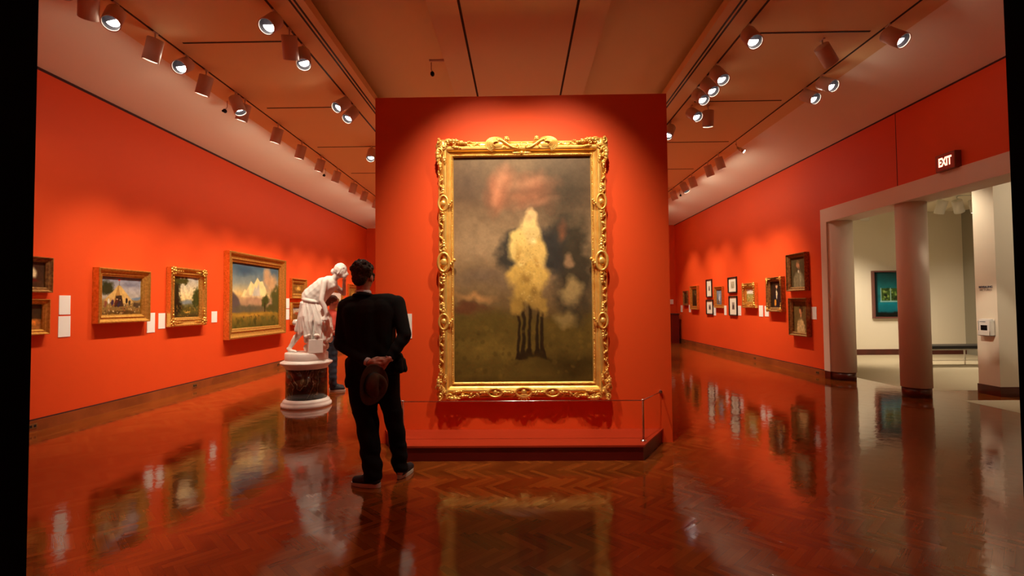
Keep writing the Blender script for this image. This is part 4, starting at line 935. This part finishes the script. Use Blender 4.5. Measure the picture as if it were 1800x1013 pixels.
# ------------------------------------------------------------------ pedestal and marble figure
PX, PY = -3.19, 7.45
def green_marble():
    m = bpy.data.materials.new('dark_veined_marble'); m.use_nodes = True; nt = m.node_tree; b = nt.nodes['Principled BSDF']
    tc = nt.nodes.new('ShaderNodeTexCoord'); n = nt.nodes.new('ShaderNodeTexNoise'); n.inputs['Scale'].default_value = 2.2; n.inputs['Detail'].default_value = 7; n.inputs['Distortion'].default_value = 1.6
    nt.links.new(tc.outputs['Object'], n.inputs['Vector']); cr = nt.nodes.new('ShaderNodeValToRGB'); nt.links.new(n.outputs['Fac'], cr.inputs[0])
    e = cr.color_ramp.elements; e[0].position = .30; e[0].color = (0.020, 0.006, 0.004, 1); e[1].position = .72; e[1].color = (0.075, 0.055, 0.020, 1)
    for p, c in ((.47, (0.030, 0.011, 0.006, 1)), (.498, (0.24, 0.17, 0.10, 1)), (.51, (0.035, 0.012, 0.008, 1)), (.60, (0.06, 0.030, 0.012, 1)), (.612, (0.20, 0.15, 0.08, 1)), (.622, (0.05, 0.035, 0.015, 1))):
        q = e.new(p); q.color = c
    nt.links.new(cr.outputs[0], b.inputs['Base Color']); b.inputs['Roughness'].default_value = .18
    return m
PD = empty('pedestal', (PX, PY, 0)); tag(PD, 'round dark veined marble pedestal with white rims under the white statue', 'pedestal')
MB().lathe([(.350, 0), (.356, .02), (.352, .05), (.330, .062), (.332, .075), (.322, .095), (.305, .105), (.298, .118)], 64).build('base_moulding', M_MARBLE, PD)
MB().lathe([(.290, .118), (.290, .555)], 64).build('drum', green_marble(), PD)
MB().lathe([(.296, .555), (.300, .575), (.318, .595), (.340, .612), (.362, .628), (.368, .642), (.362, .654), (.320, .672), (.312, .68)], 64).build('top_moulding', M_MARBLE, PD)
# figure: generic draped girl leaning forward, one hand resting on a block
ST = empty('statue', (PX, PY, .68)); tag(ST, 'white marble statue of a draped figure leaning forward on a round pedestal', 'statue')
MB().lathe([(.300, 0), (.304, .01), (.304, .095), (.296, .105)], 64).build('plinth', M_MARBLE, ST)
B0 = .105
s = MB()
# coordinates: x right, y away, z up from pedestal top
def S(*a): return Vector(a)
hipL, hipR = S(.07, .06, .80), S(.10, -.10, .78)
chest = S(.34, -.02, 1.06); neck = S(.44, -.03, 1.16); head = S(.53, -.04, 1.24)
s.cap(S(.09, 0, .80), S(.22, -.01, .94), .145, .125); s.cap(S(.22, -.01, .94), chest, .125, .125)
s.cap(chest+S(-.02, -.09, .03), chest+S(-.02, .09, .03), .062, .062); s.cap(S(.38, -.02, 1.10), neck, .065, .050); s.cap(neck, head, .048, .052)
s.ball(chest+S(.07, -.05, -.03), .05); s.ball(chest+S(.07, .05, -.03), .05)
s.ball(head, .088, .080, .102, M=Matrix.Rotation(R(30), 3, 'Y')); s.ball(head+S(.05, -.01, -.06), .042, .042, .046); s.cap(head+S(.088, -.008, -.012), head+S(.104, -.008, -.045), .010, .014, 8); s.cap(head+S(.07, -.03, -.085), head+S(.07, .015, -.085), .009, .009, 8)
# near arm (-y) straight down to the block
s.cap(chest+S(-.02, -.12, .02), S(.30, -.20, .83), .043, .036); s.cap(S(.30, -.20, .83), S(.36, -.19, .66), .036, .024)
hnd = MB
s.cap(S(.36, -.19, .66), S(.355, -.18, .61), .026, .026)
for q in range(4): s.cap(S(.335+.014*q, -.205+.008*q, .60), S(.335+.016*q, -.215+.010*q, .555), .0085, .007, 8)
s.cap(S(.35, -.16, .62), S(.32, -.16, .59), .009, .007, 8)
# far arm bent up, hand gathered under the chin
s.cap(chest+S(-.0, .12, .02), S(.52, .10, .93), .042, .036); s.cap(S(.52, .10, .93), S(.55, .03, 1.09), .034, .024); s.ball(S(.555, .02, 1.12), .03, .026, .036)
for q in range(4): s.cap(S(.56, .035-.014*q, 1.13), S(.572, .03-.014*q, 1.165), .009, .007, 8)
# front leg (under the skirt) and trailing bare leg
s.cap(S(.10, -.03, .78), S(.26, -.12, .52), .11, .075); s.cap(S(.26, -.12, .52), S(.15, -.06, .13), .07, .05)
s.cap(S(.05, .05, .78), S(-.05, .05, .47), .10, .062); s.cap(S(-.05, .05, .47), S(-.10, .03, .38), .055, .05)
s.cap(S(-.10, .03, .40), S(-.26, .02, .17), .05, .03); s.cap(S(-.17, .02, .31), S(-.22, .02, .24), .047, .036)
s.cap(S(-.26, .02, .18), S(-.25, .0, .135), .028, .026); s.cap(S(-.27, .01, .13), S(-.15, -.04, .118), .024, .017); s.ball(S(-.285, .01, .15), .026)
for q in range(5): s.cap(S(-.16+.004*q, -.065+.012*q, .118), S(-.13, -.075+.012*q, .112), .009, .007, 8)
rgs = random.Random(4)
# drapery: skirt of many folds from the hips, swept forward-right, and swag at the back
for k in range(26):
    a = 2*math.pi*k/26
    top = S(.09+.12*math.cos(a), .0+.13*math.sin(a), .80+.03*math.sin(a*2))
    low = S(.09+.19*math.cos(a)+(.06 if math.cos(a) > .2 else 0), .0+.16*math.sin(a), (.36 if math.cos(a) < -.2 else .26)+.05*rgs.random())
    mid = top.lerp(low, .5)+S(.03*math.cos(a)+.02*rgs.random(), .03*math.sin(a), 0)
    r = .026+.012*rgs.random(); s.cap(top, mid, r*.9, r*1.1, 8); s.cap(mid, low, r*1.1, r*1.25, 8)
for k in range(7):
    t = k/6; s.cap(S(.24+.03*t, -.12+.22*t, .66), S(.335+.03*math.sin(t*5), -.10+.20*t, .44+.04*t), .028, .024, 8)
s.cap(S(.12, 0, .75), S(.20, 0, .35), .13, .15)
for k in range(6):
    t = k/5; s.cap(S(-.03+.02*t, -.12, .80-.02*t), S(-.09-.04*t, -.08, .55-.14*t), .022, .024, 8)
s.cap(S(-.02, .02, .62), S(-.14, .02, .50), .07, .055); s.ball(S(-.16, .0, .52), .06, .05, .05); s.ball(S(-.12, -.03, .44), .055, .05, .045)
# sash over the back and shoulder
s.cap(S(-.03, -.02, .92), S(.22, -.05, 1.11), .028, .045, 8); s.cap(S(.22, -.05, 1.11), S(.36, -.08, 1.13), .045, .035, 8); s.cap(S(-.04, .0, .90), S(.06, -.10, .80), .03, .03, 8); s.ball(S(-.03, -.01, .90), .036)
s.cap(S(.08, -.01, .88), S(.26, -.02, 1.04), .15, .125)
s.tube([S(.09+.15*math.cos(a)*.9, .155*math.sin(a), .83-.03*math.cos(a)) for a in [2*math.pi*k/24 for k in range(24)]], .024, 8, closed=True)
ST.scale = (1, 1, 1.055)
# rock behind the feet
for k in range(16):
    s.ball(S(.02+.24*rgs.random(), -.10+.2*rgs.random(), .13+.16*rgs.random()), .05+.03*rgs.random(), .05, .05+.02*rgs.random())
def st_disp(co, no):
    x, y, z = co[:, 0], co[:, 1], co[:, 2]
    a = np.arctan2(y, x-.10-.12*np.clip(.8-z, 0, 1))
    m_ = np.clip((.82-z)/.08, 0, 1)*np.clip((z-.24)/.08, 0, 1)*np.clip((x+.04)/.05, 0, 1)
    f = .010*(1-np.abs(np.sin(a*7.5+1.1*np.sin(z*9)+x*3)))**1.5*1.6+.004*np.sin(a*23+z*14)
    b_ = np.clip((z-.86)/.04, 0, 1)*np.clip((.30-x)/.05, 0, 1)*np.clip((1.12-z)/.04, 0, 1)
    g = .0018*np.sin((x*.9+z)*60+np.sin(y*24)*2)
    return co+no*(f*m_+g*b_)[:, None]
fig = remeshed(s, 'figure', M_MARBLE, ST, .0075, 3, st_disp)
hb = MB(); hb.ball(head+S(-.016, 0, .026), .098, .090, .098, M=Matrix.Rotation(R(30), 3, 'Y')); hb.ball(head+S(-.115, 0, .0), .044, .040, .044)
hb.cap(head+S(.04, -.05, .05), head+S(-.02, -.075, -.03), .018, .014, 8); hb.cap(head+S(.04, .05, .05), head+S(-.02, .075, -.03), .018, .014, 8)
for k in range(9):
    a = -1.2+2.4*k/8; hb.cap(head+S(.055, .055*math.sin(a), .045+.01*math.cos(a)), head+S(-.075, .05*math.sin(a), .045), .014, .012, 8)
remeshed(hb, 'hair', M_MARBLE, ST, .006, 1)
bk = MB()
v = [Vector(p) for p in ((.24, -.30, B0), (.42, -.22, B0), (.34, -.08, B0), (.16, -.16, B0))]
bk.add([tuple(p+Vector((.12-.10-.12, .04, 0))) for p in v]+[tuple(p+Vector((-.10, .04, .19))) for p in v], [(3, 2, 1, 0), (4, 5, 6, 7), (0, 1, 5, 4), (1, 2, 6, 5), (2, 3, 7, 6), (3, 0, 4, 7)])
bo = bk.build('block', M_MARBLE, ST); bvv = bo.modifiers.new('b', 'BEVEL'); bvv.width = .006; bvv.segments = 2
bs = MB()
for k in range(14):
    bs.ball(S(.08+.22*rgs.random(), -.22+.12*rgs.random(), B0+.20+.05*rgs.random()), .035, .03, .022)
remeshed(bs, 'block_drapery', M_MARBLE, ST, .008, 2)
#PART3
# ------------------------------------------------------------------ people
def hand(mb, wrist, dirv, palm_n, side=1, sc=1.0, curls=(35, 40, 45, 50), spread=.02):
    """palm, four fingers of different length with knuckle bends, thumb leaving the side of the palm"""
    w = Vector(wrist); d = Vector(dirv).normalized(); n = Vector(palm_n); n = (n-d*n.dot(d)).normalized(); s_ = d.cross(n)*side
    for k in range(4):
        o = (k-1.5)*.019*sc; mb.cap(w+s_*o*.5+d*.012*sc, w+s_*o+d*.085*sc, .0125*sc, .0115*sc, 9)
    mb.cap(w-d*.02*sc, w+d*.03*sc, .024*sc, .026*sc)
    for k, (L, cu) in enumerate(zip((.072, .080, .075, .060), curls)):
        o = (k-1.5)*.0205*sc; p = w+s_*o+d*.088*sc; a = 0; dd = d+s_*(k-1.5)*spread
        for f, r0, r1 in ((.42, .0098, .009), (.32, .009, .0083), (.26, .0083, .007)):
            a += R(cu); v = (dd*math.cos(a)+n*math.sin(a)).normalized(); q = p+v*L*f*sc; mb.cap(p, q, r0*sc, r1*sc, 9); p = q
    p = w-s_*.026*sc+d*.022*sc; v = (d*.65-s_*.65+n*.35).normalized(); q = p+v*.042*sc; mb.cap(w+d*.015*sc-s_*.012*sc, p, .015*sc, .0135*sc, 9); mb.cap(p, q, .0135*sc, .0105*sc, 9)
    v2 = (d*.9-s_*.15+n*.35).normalized(); mb.cap(q, q+v2*.03*sc, .0105*sc, .008*sc, 9)
def head_shape(mb, c, face, sc=1.0, tilt=0):
    """skull, jaw, nose, ears, lips; face = unit direction the face looks"""
    f = Vector(face).normalized(); f0 = Vector((f.x, f.y, 0)).normalized(); rt = f0.cross(Vector((0, 0, 1))); up = rt.cross(f).normalized()
    M = Matrix((rt, f, up)).transposed()
    def P(x, y, z): return Vector(c)+rt*x*sc+f*y*sc+up*z*sc
    mb.ball(P(0, -.012, .028), .076*sc, .096*sc, .088*sc, M=M, u=20, w=14)
    mb.ball(P(0, .022, -.04), .060*sc, .066*sc, .066*sc, M=M, u=16, w=12)
    mb.ball(P(0, .055, -.085), .030*sc, .026*sc, .022*sc, M=M)
    mb.cap(P(0, .082, .008), P(0, .106, -.030), .009*sc, .013*sc, 8)
    mb.cap(P(-.018, .084, -.058), P(.018, .084, -.058), .008*sc, .008*sc, 8)
    mb.cap(P(-.04, .078, .022), P(.04, .078, .022), .011*sc, .011*sc, 8)
    for s_ in (-1, 1):
        mb.ball(P(s_*.080, -.008, -.010), .012*sc, .020*sc, .032*sc, M=M, u=10, w=8)
        mb.ball(P(s_*.04, .056, -.022), .022*sc, .022*sc, .022*sc, M=M)
    return P, M
# ---- man in a dark suit seen from behind
def V(*a): return Vector(a)
HD = V(-1.325, 4.215, 1.712)
body = MB()
P_, M_ = head_shape(body, HD, (.16, .97, -.10), 1.02)
body.cap(V(-1.318, 4.19, 1.53), V(-1.322, 4.20, 1.68), .060, .056)
sh = {'L': V(-1.470, 4.20, 1.475), 'R': V(-1.035, 4.21, 1.50)}
el = {'L': V(-1.490, 4.145, 1.155), 'R': V(-.955, 4.13, 1.225)}
wr = {'L': V(-1.225, 4.035, 1.020), 'R': V(-1.060, 4.040, 1.045)}
body.cap(V(-1.40, 4.20, 1.46), V(-1.12, 4.205, 1.475), .085, .085); body.cap(V(-1.30, 4.21, 1.42), V(-1.26, 4.21, 1.15), .13, .12); body.cap(V(-1.26, 4.21, 1.15), V(-1.235, 4.20, .93), .12, .13)
for k in 'LR':
    body.cap(V(-1.27, 4.2, 1.45), sh[k], .07, .062); body.cap(sh[k], el[k], .050, .038); body.cap(el[k], wr[k], .038, .026)
hipj = {'L': V(-1.315, 4.20, .90), 'R': V(-1.14, 4.21, .90)}; kn = {'L': V(-1.275, 4.17, .475), 'R': V(-1.085, 4.27, .49)}; an = {'L': V(-1.205, 4.12, .085), 'R': V(-1.035, 4.325, .085)}
for k in 'LR':
    body.cap(hipj[k], kn[k], .082, .054); body.cap(kn[k], kn[k].lerp(an[k], .35), .054, .056); body.cap(kn[k].lerp(an[k], .3), an[k], .056, .036)
body.cap(an['L']+V(.02, -.01, -.03), an['L']+V(-.13, .02, -.055), .034, .026); body.cap(an['R']+V(0, -.02, -.03), an['R']+V(.03, .14, -.055), .034, .026)
# left hand lies over the right one, right hand holds the hat below
hand(body, wr['L']+V(.012, -.006, 0), (.95, -.12, .16), (.1, .75, -.7), -1, .98, (16, 34, 40, 42))
hand(body, wr['R']+V(-.006, -.022, -.008), (-.62, -.10, -.66), (-.25, .75, .1), 1, .95, (14, 20, 24, 28))
man = remeshed(body, 'person', M_SKIN, None, .0062, 3)
tag(man, 'person in a dark suit seen from behind, hands clasped at the back, holding a hat', 'person')
# hair
hb = MB(); hb.ball(P_(0, -.026, .042), .087, .098, .088, M=M_, u=20, w=14); hb.ball(P_(0, -.068, -.012), .066, .050, .066, M=M_, u=16, w=10); hb.ball(P_(0, .045, .092), .062, .05, .036, M=M_)
rg2 = random.Random(9)
for k in range(70):
    a = rg2.uniform(0, 2*math.pi); e = rg2.uniform(.05, 1.45); q = P_(.084*math.cos(a)*math.cos(e), -.028+.095*math.sin(a)*math.cos(e), .05+.088*math.sin(e)); hb.ball(q, rg2.uniform(.012, .020))
for s_ in (-1, 1): hb.cap(P_(s_*.074, .03, .03), P_(s_*.076, .028, -.022), .014, .008, 8)
remeshed(hb, 'hair', M_HAIR, man, .006, 1, lambda co, no: co+no*(np.sin(co[:, 0]*190+np.sin(co[:, 2]*160)*2)*np.sin(co[:, 1]*170+co[:, 2]*120))[:, None]*.0035)
for s_ in (-1, 1): MB().ball(P_(s_*.032, .083, .004), .012).build('eye', M_EYE, man)
# shirt collar and cuffs
cl = MB(); cl.lathe([(.066, 0), (.063, .035), (.060, .040), (.057, .035), (.060, 0)], 28, Matrix.Translation((-1.3175, 4.193, 1.563)) @ Matrix.Rotation(R(-6), 4, 'X'), cap=False)
cl.build('shirt_collar', M_SHIRT, man)
def cuff(k):
    d = (wr[k]-el[k]).normalized(); mb = MB(); mb.tube([wr[k]-d*.035, wr[k]+d*.004], [.036, .034], 18); mb.build('shirt_cuff', M_SHIRT, man)
cuff('L'); cuff('R')
# jacket
j = MB()
j.cap(V(-1.415, 4.195, 1.472), V(-1.105, 4.20, 1.492), .092, .090); j.cap(V(-1.47, 4.20, 1.463), V(-1.055, 4.21, 1.485), .068, .068)
for y in (4.155, 4.245):
    j.cap(V(-1.385, y, 1.40), V(-1.155, y, 1.42), .098, .096); j.cap(V(-1.36, y, 1.25), V(-1.165, y, 1.27), .098, .094); j.cap(V(-1.335, y, 1.10), V(-1.165, y, 1.10), .098, .094); j.cap(V(-1.355, y, .98), V(-1.115, y, 1.0), .102, .098)
    j.cap(V(-1.385, y, 1.42), V(-1.34, y, 1.08), .098, .096); j.cap(V(-1.15, y, 1.44), V(-1.155, y, 1.08), .098, .092); j.cap(V(-1.27, y, 1.42), V(-1.25, y, 1.0), .12, .12)
j.cap(V(-1.318, 4.195, 1.50), V(-1.318, 4.19, 1.560), .095, .070)
for k in 'LR':
    j.cap(sh[k]+V(0, 0, -.004), el[k], .068, .058); j.cap(el[k], wr[k].lerp(el[k], .14), .057, .043); j.ball(el[k], .056)
# skirt of the jacket with its vent: left panel hangs lower
for t in range(9):
    q = t/8; x = -1.405+.16*q; yy = 4.10+.03*(1-q) if q > .5 else 4.12; j.cap(V(x, yy, 1.0), V(x-.015, yy-.006, .825+.04*q), .035, .024, 9)
    j.cap(V(x, 4.30, 1.0), V(x-.015, 4.30, .82), .035, .024, 9)
for t in range(9):
    q = t/8; x = -1.235+.225*q; j.cap(V(x, 4.105+.02*q, 1.02), V(x+.03*q, 4.095+.02*q, .905+.035*q), .033, .022, 9); j.cap(V(x, 4.29, 1.0), V(x+.02*q, 4.29, .87+.05*q), .033, .022, 9)
j.cap(V(-1.42, 4.15, 1.02), V(-1.435, 4.15, .82), .035, .022, 9); j.cap(V(-1.42, 4.23, 1.02), V(-1.435, 4.23, .82), .035, .022, 9)
j.cap(V(-1.02, 4.16, 1.05), V(-.972, 4.15, .95), .034, .012, 9); j.cap(V(-1.02, 4.20, 1.05), V(-.966, 4.19, .942), .034, .012, 9); j.cap(V(-1.02, 4.23, 1.05), V(-.985, 4.23, .935), .034, .012, 9)
def jd(co, no):
    x, y, z = co[:, 0], co[:, 1], co[:, 2]
    w = np.clip((1.36-z)/.2, 0, 1); arm = (np.abs(x+1.24) > .20)*w
    f = .0022*w*np.sin(z*40+x*26+1.7*np.sin(y*24+x*14))+.0026*arm*np.sin(z*70+x*52+1.2*np.sin(y*33))
    f = f+.0022*np.exp(-((x+1.235)/.006)**2)*-1*(z < 1.42)
    return co+no*f[:, None]
remeshed(j, 'jacket', M_SUIT, man, .0095, 4, jd)
lp = MB(); lp.tube([V(-1.318, 4.19, 1.566)+V(.076*math.cos(a), .076*math.sin(a), -.008+.012*math.sin(-a)) for a in [2*math.pi*k/24 for k in range(24)]], .014, 8, closed=True); lp.build('jacket_collar', M_SUIT, man)
# trousers
tr = MB(); tr.cap(V(-1.30, 4.20, .93), V(-1.16, 4.20, .93), .115, .115)
pts = {'L': [(-1.335, 4.20, .88, .118), (-1.320, 4.19, .70, .110), (-1.275, 4.175, .49, .093), (-1.245, 4.15, .28, .082), (-1.215, 4.125, .09, .079)],
       'R': [(-1.125, 4.215, .90, .108), (-1.110, 4.235, .70, .092), (-1.075, 4.27, .49, .078), (-1.050, 4.30, .28, .070), (-1.040, 4.32, .10, .068)]}
for k in 'LR':
    q = pts[k]
    for a, b in zip(q, q[1:]): tr.cap(V(*a[:3]), V(*b[:3]), a[3], b[3], 18)
def td(co, no):
    z = co[:, 2]; f = .005*np.sin(z*60+co[:, 0]*35)*(z < .3)+.004*np.sin(z*38+co[:, 0]*20)*(z < .6)
    c2 = co+no*f[:, None]; c2[:, 2] = np.maximum(c2[:, 2], .045); return c2
remeshed(tr, 'trousers', M_TROUS, man, .010, 3, td)
# shoes
def shoe(heel, toe, w=.048, mtl=M_SHOE, sole=M_SOLE, sc=1.0, parent=None):
    h_, t_ = Vector(heel), Vector(toe); d = (t_-h_); L = d.length; d.normalize(); s_ = Vector((-d.y, d.x, 0))
    out = []
    for k in range(28):
        a = 2*math.pi*k/28; u = .5+.5*math.cos(a); wd = w*(.80+.28*math.sin(u*math.pi*.9))
        out.append(h_+d*L*u+s_*wd*math.sin(a)*(.95 if 0 < u < 1 else 1)*(abs(math.sin(a))**-.25 if abs(math.sin(a)) > .2 else 1.4))
    n = len(out); v = [(p.x, p.y, .002) for p in out]+[(p.x, p.y, .026+.010*(1-k_)) for p, k_ in ((q, abs((q-h_).dot(d)/L)) for q in out)]
    mb = MB().add(v, [tuple(range(n)), tuple(reversed(range(n, 2*n)))]+[(k, (k+1) % n, n+(k+1) % n, n+k) for k in range(n)]); so = mb
    o = so.build('shoe_sole', sole, parent)
    bpy.context.view_layer.update()
    bm = bmesh.new(); bm.from_mesh(o.data); bmesh.ops.recalc_face_normals(bm, faces=bm.faces); bm.to_mesh(o.data); bm.free()
    u_ = MB(); u_.cap(h_+d*.045+V(0, 0, .055), h_+d*(L*.5)+V(0, 0, .05), .042, .044); u_.cap(h_+d*(L*.5)+V(0, 0, .05), h_+d*(L-.045)+V(0, 0, .042), .044, .036)
    u_.cap(h_+d*.05+V(0, 0, .06), h_+d*.06+V(0, 0, .105), .042, .043); u_.cap(h_+d*.08+V(0, 0, .09), h_+d*.15+V(0, 0, .06), .038, .036)
    def sd(co, no): co = co.copy(); co[:, 2] = np.maximum(co[:, 2], .026); return co
    remeshed(u_, 'shoe_upper', mtl, parent, .006, 2, sd)
    lc = MB()
    for k in range(4):
        c = h_+d*(.115+.026*k)+V(0, 0, .105-.010*k); lc.tube([c-s_*.026-V(0, 0, .012), c+V(0, 0, .004), c+s_*.026-V(0, 0, .012)], .0035, 6)
    lc.build('shoelaces', M_SHIRT, parent)
shoe((-1.145, 4.095, 0), (-1.405, 4.165, 0), .046, parent=man)
shoe((-1.045, 4.275, 0), (-.985, 4.545, 0), .044, parent=man)
# hat held at the back
HT = empty('fedora_hat', (-1.170, 3.945, .855)); tag(HT, 'brown felt hat with a dark band held behind the man\'s back', 'hat')
HT.rotation_mode = 'QUATERNION'
ax = Vector((.80, -.58, -.06)).normalized(); xx = Vector((0, 0, 1)); xx = (xx-ax*xx.dot(ax)).normalized(); yy_ = ax.cross(xx)
HT.rotation_quaternion = Matrix((xx, yy_, ax)).transposed().to_quaternion()
def hatlathe(prof, seg=48, pinch=True, brim=False):
    mb = MB(); mb.lathe(prof, seg, None, cap=False, sx=1.08, sy=.90); vv = []
    for x, y, z in mb.v:
        if brim and math.hypot(x, y) > .10: z += .020*((y/.13)**2)-.010*((x/.15)**2)
        if pinch and z > .07:
            k = min(1, (z-.07)/.04); z -= k*.030*math.exp(-(y/.022)**2)*(1 if x > -.09 else .6); y *= 1-.22*k*max(0, x/.09)
        vv.append((x, y, z))
    mb.v = vv; return mb
hatlathe([(.088, .002), (.100, .004), (.120, .004), (.140, .007), (.150, .010), (.151, .006), (.140, .002), (.120, -.001), (.100, -.001), (.086, -.001)], pinch=False, brim=True).build('brim', M_FELT, HT, True)
hatlathe([(.090, .0), (.089, .03), (.086, .06), (.082, .085), (.076, .102), (.064, .114), (.048, .118), (.030, .115), (.012, .112), (.001, .111), (.001, .107), (.045, .112), (.070, .098), (.080, .06), (.085, 0)]).build('crown', M_FELT, HT, True)
hatlathe([(.0905, .004), (.0935, .006), (.0925, .034), (.089, .036)], pinch=False).build('hat_band', M_BAND, HT, True)

# ---- woman in coral seen beside the statue
wo = MB(); W0 = V(-3.28, 8.68, 0)
def Wv(x, y, z): return W0+V(x, y, z)
PW_, MW_ = head_shape(wo, Wv(.02, .02, 1.54), (.80, .45, -.35), .95)
wo.cap(Wv(0, 0, 1.36), Wv(.01, .01, 1.50), .050, .047)
wo.cap(Wv(-.09, .08, 1.30), Wv(.09, -.10, 1.30), .065, .065); wo.cap(Wv(0, 0, 1.28), Wv(0, 0, 1.02), .12, .10); wo.cap(Wv(0, 0, 1.02), Wv(-.02, 0, .86), .105, .13)
wsh = (Wv(.10, -.13, 1.30), Wv(-.06, .15, 1.30)); wel = (Wv(.06, -.20, 1.03), Wv(.10, .20, 1.03)); wwr = (Wv(.20, -.06, 1.03), Wv(.22, .03, 1.10))
for a, b, c in zip(wsh, wel, wwr): wo.cap(a, b, .045, .036); wo.cap(b, c, .036, .024)
hand(wo, wwr[0]+V(.01, .01, 0), (.35, .9, .1), (-.8, .3, 0), 1, .88, (20, 30, 34, 36)); hand(wo, wwr[1]+V(.0, -.01, .01), (.1, -.85, .35), (-.9, 0, 0), 1, .88, (20, 30, 30, 34))
wh = (Wv(.03, -.08, .86), Wv(-.05, .08, .86)); wk = (Wv(.04, -.06, .47), Wv(-.02, .12, .47)); wa = (Wv(.05, -.06, .08), Wv(-.03, .12, .08))
for a, b, c in zip(wh, wk, wa): wo.cap(a, b, .088, .056); wo.cap(b, c, .055, .035); wo.cap(c+V(0, 0, -.04), c+V(.13, .07, -.055), .032, .024)
woman = remeshed(wo, 'person', mat('pale_skin', (0.62, 0.30, 0.22), .5), None, .008, 2)
tag(woman, 'person with reddish hair in a coral top and dark jeans between statue and man', 'person')
h2 = MB(); h2.ball(PW_(0, -.03, .04), .084, .095, .084, M=MW_, u=16, w=12); h2.ball(PW_(0, -.085, -.03), .06, .05, .08, M=MW_); h2.ball(PW_(0, -.13, -.02), .035, .035, .04, M=MW_)
for s_ in (-1, 1): h2.cap(PW_(s_*.066, .02, .06), PW_(s_*.078, -.03, -.02), .024, .02, 8)
remeshed(h2, 'hair', M_HAIR2, woman, .008, 1)
for s_ in (-1, 1): MB().ball(PW_(s_*.03, .082, .003), .0115).build('eye', M_EYE, woman)
tp = MB(); tp.cap(Wv(-.075, .07, 1.31), Wv(.085, -.09, 1.31), .078, .078); tp.cap(Wv(.0, 0, 1.27), Wv(.0, 0, 1.03), .142, .122); tp.cap(Wv(.0, 0, 1.03), Wv(-.01, 0, .92), .125, .148); tp.ball(Wv(.08, .05, 1.22), .08)
tp.cap(Wv(0, 0, 1.34), Wv(.005, .005, 1.39), .07, .06)
for a, b in zip(wsh, wel): tp.cap(a, a.lerp(b, .75), .062, .052)
remeshed(tp, 'coral_top', M_CORAL, woman, .011, 3, lambda co, no: co+no*(.004*np.sin(co[:, 2]*50+co[:, 0]*30))[:, None])
jn = MB(); jn.cap(wh[0], wh[1], .125, .125)
for a, b, c in zip(wh, wk, wa): jn.cap(a, b, .108, .075); jn.cap(b, c+V(0, 0, .02), .073, .062)
def jnd(co, no): c2 = co+no*(.003*np.sin(co[:, 2]*60))[:, None]; c2[:, 2] = np.maximum(c2[:, 2], .035); return c2
remeshed(jn, 'jeans', M_JEAN, woman, .011, 3, jnd)
for c in wa: shoe((c.x-.05, c.y-.03, 0), (c.x+.18, c.y+.10, 0), .04, mtl=M_SHOE, parent=woman)
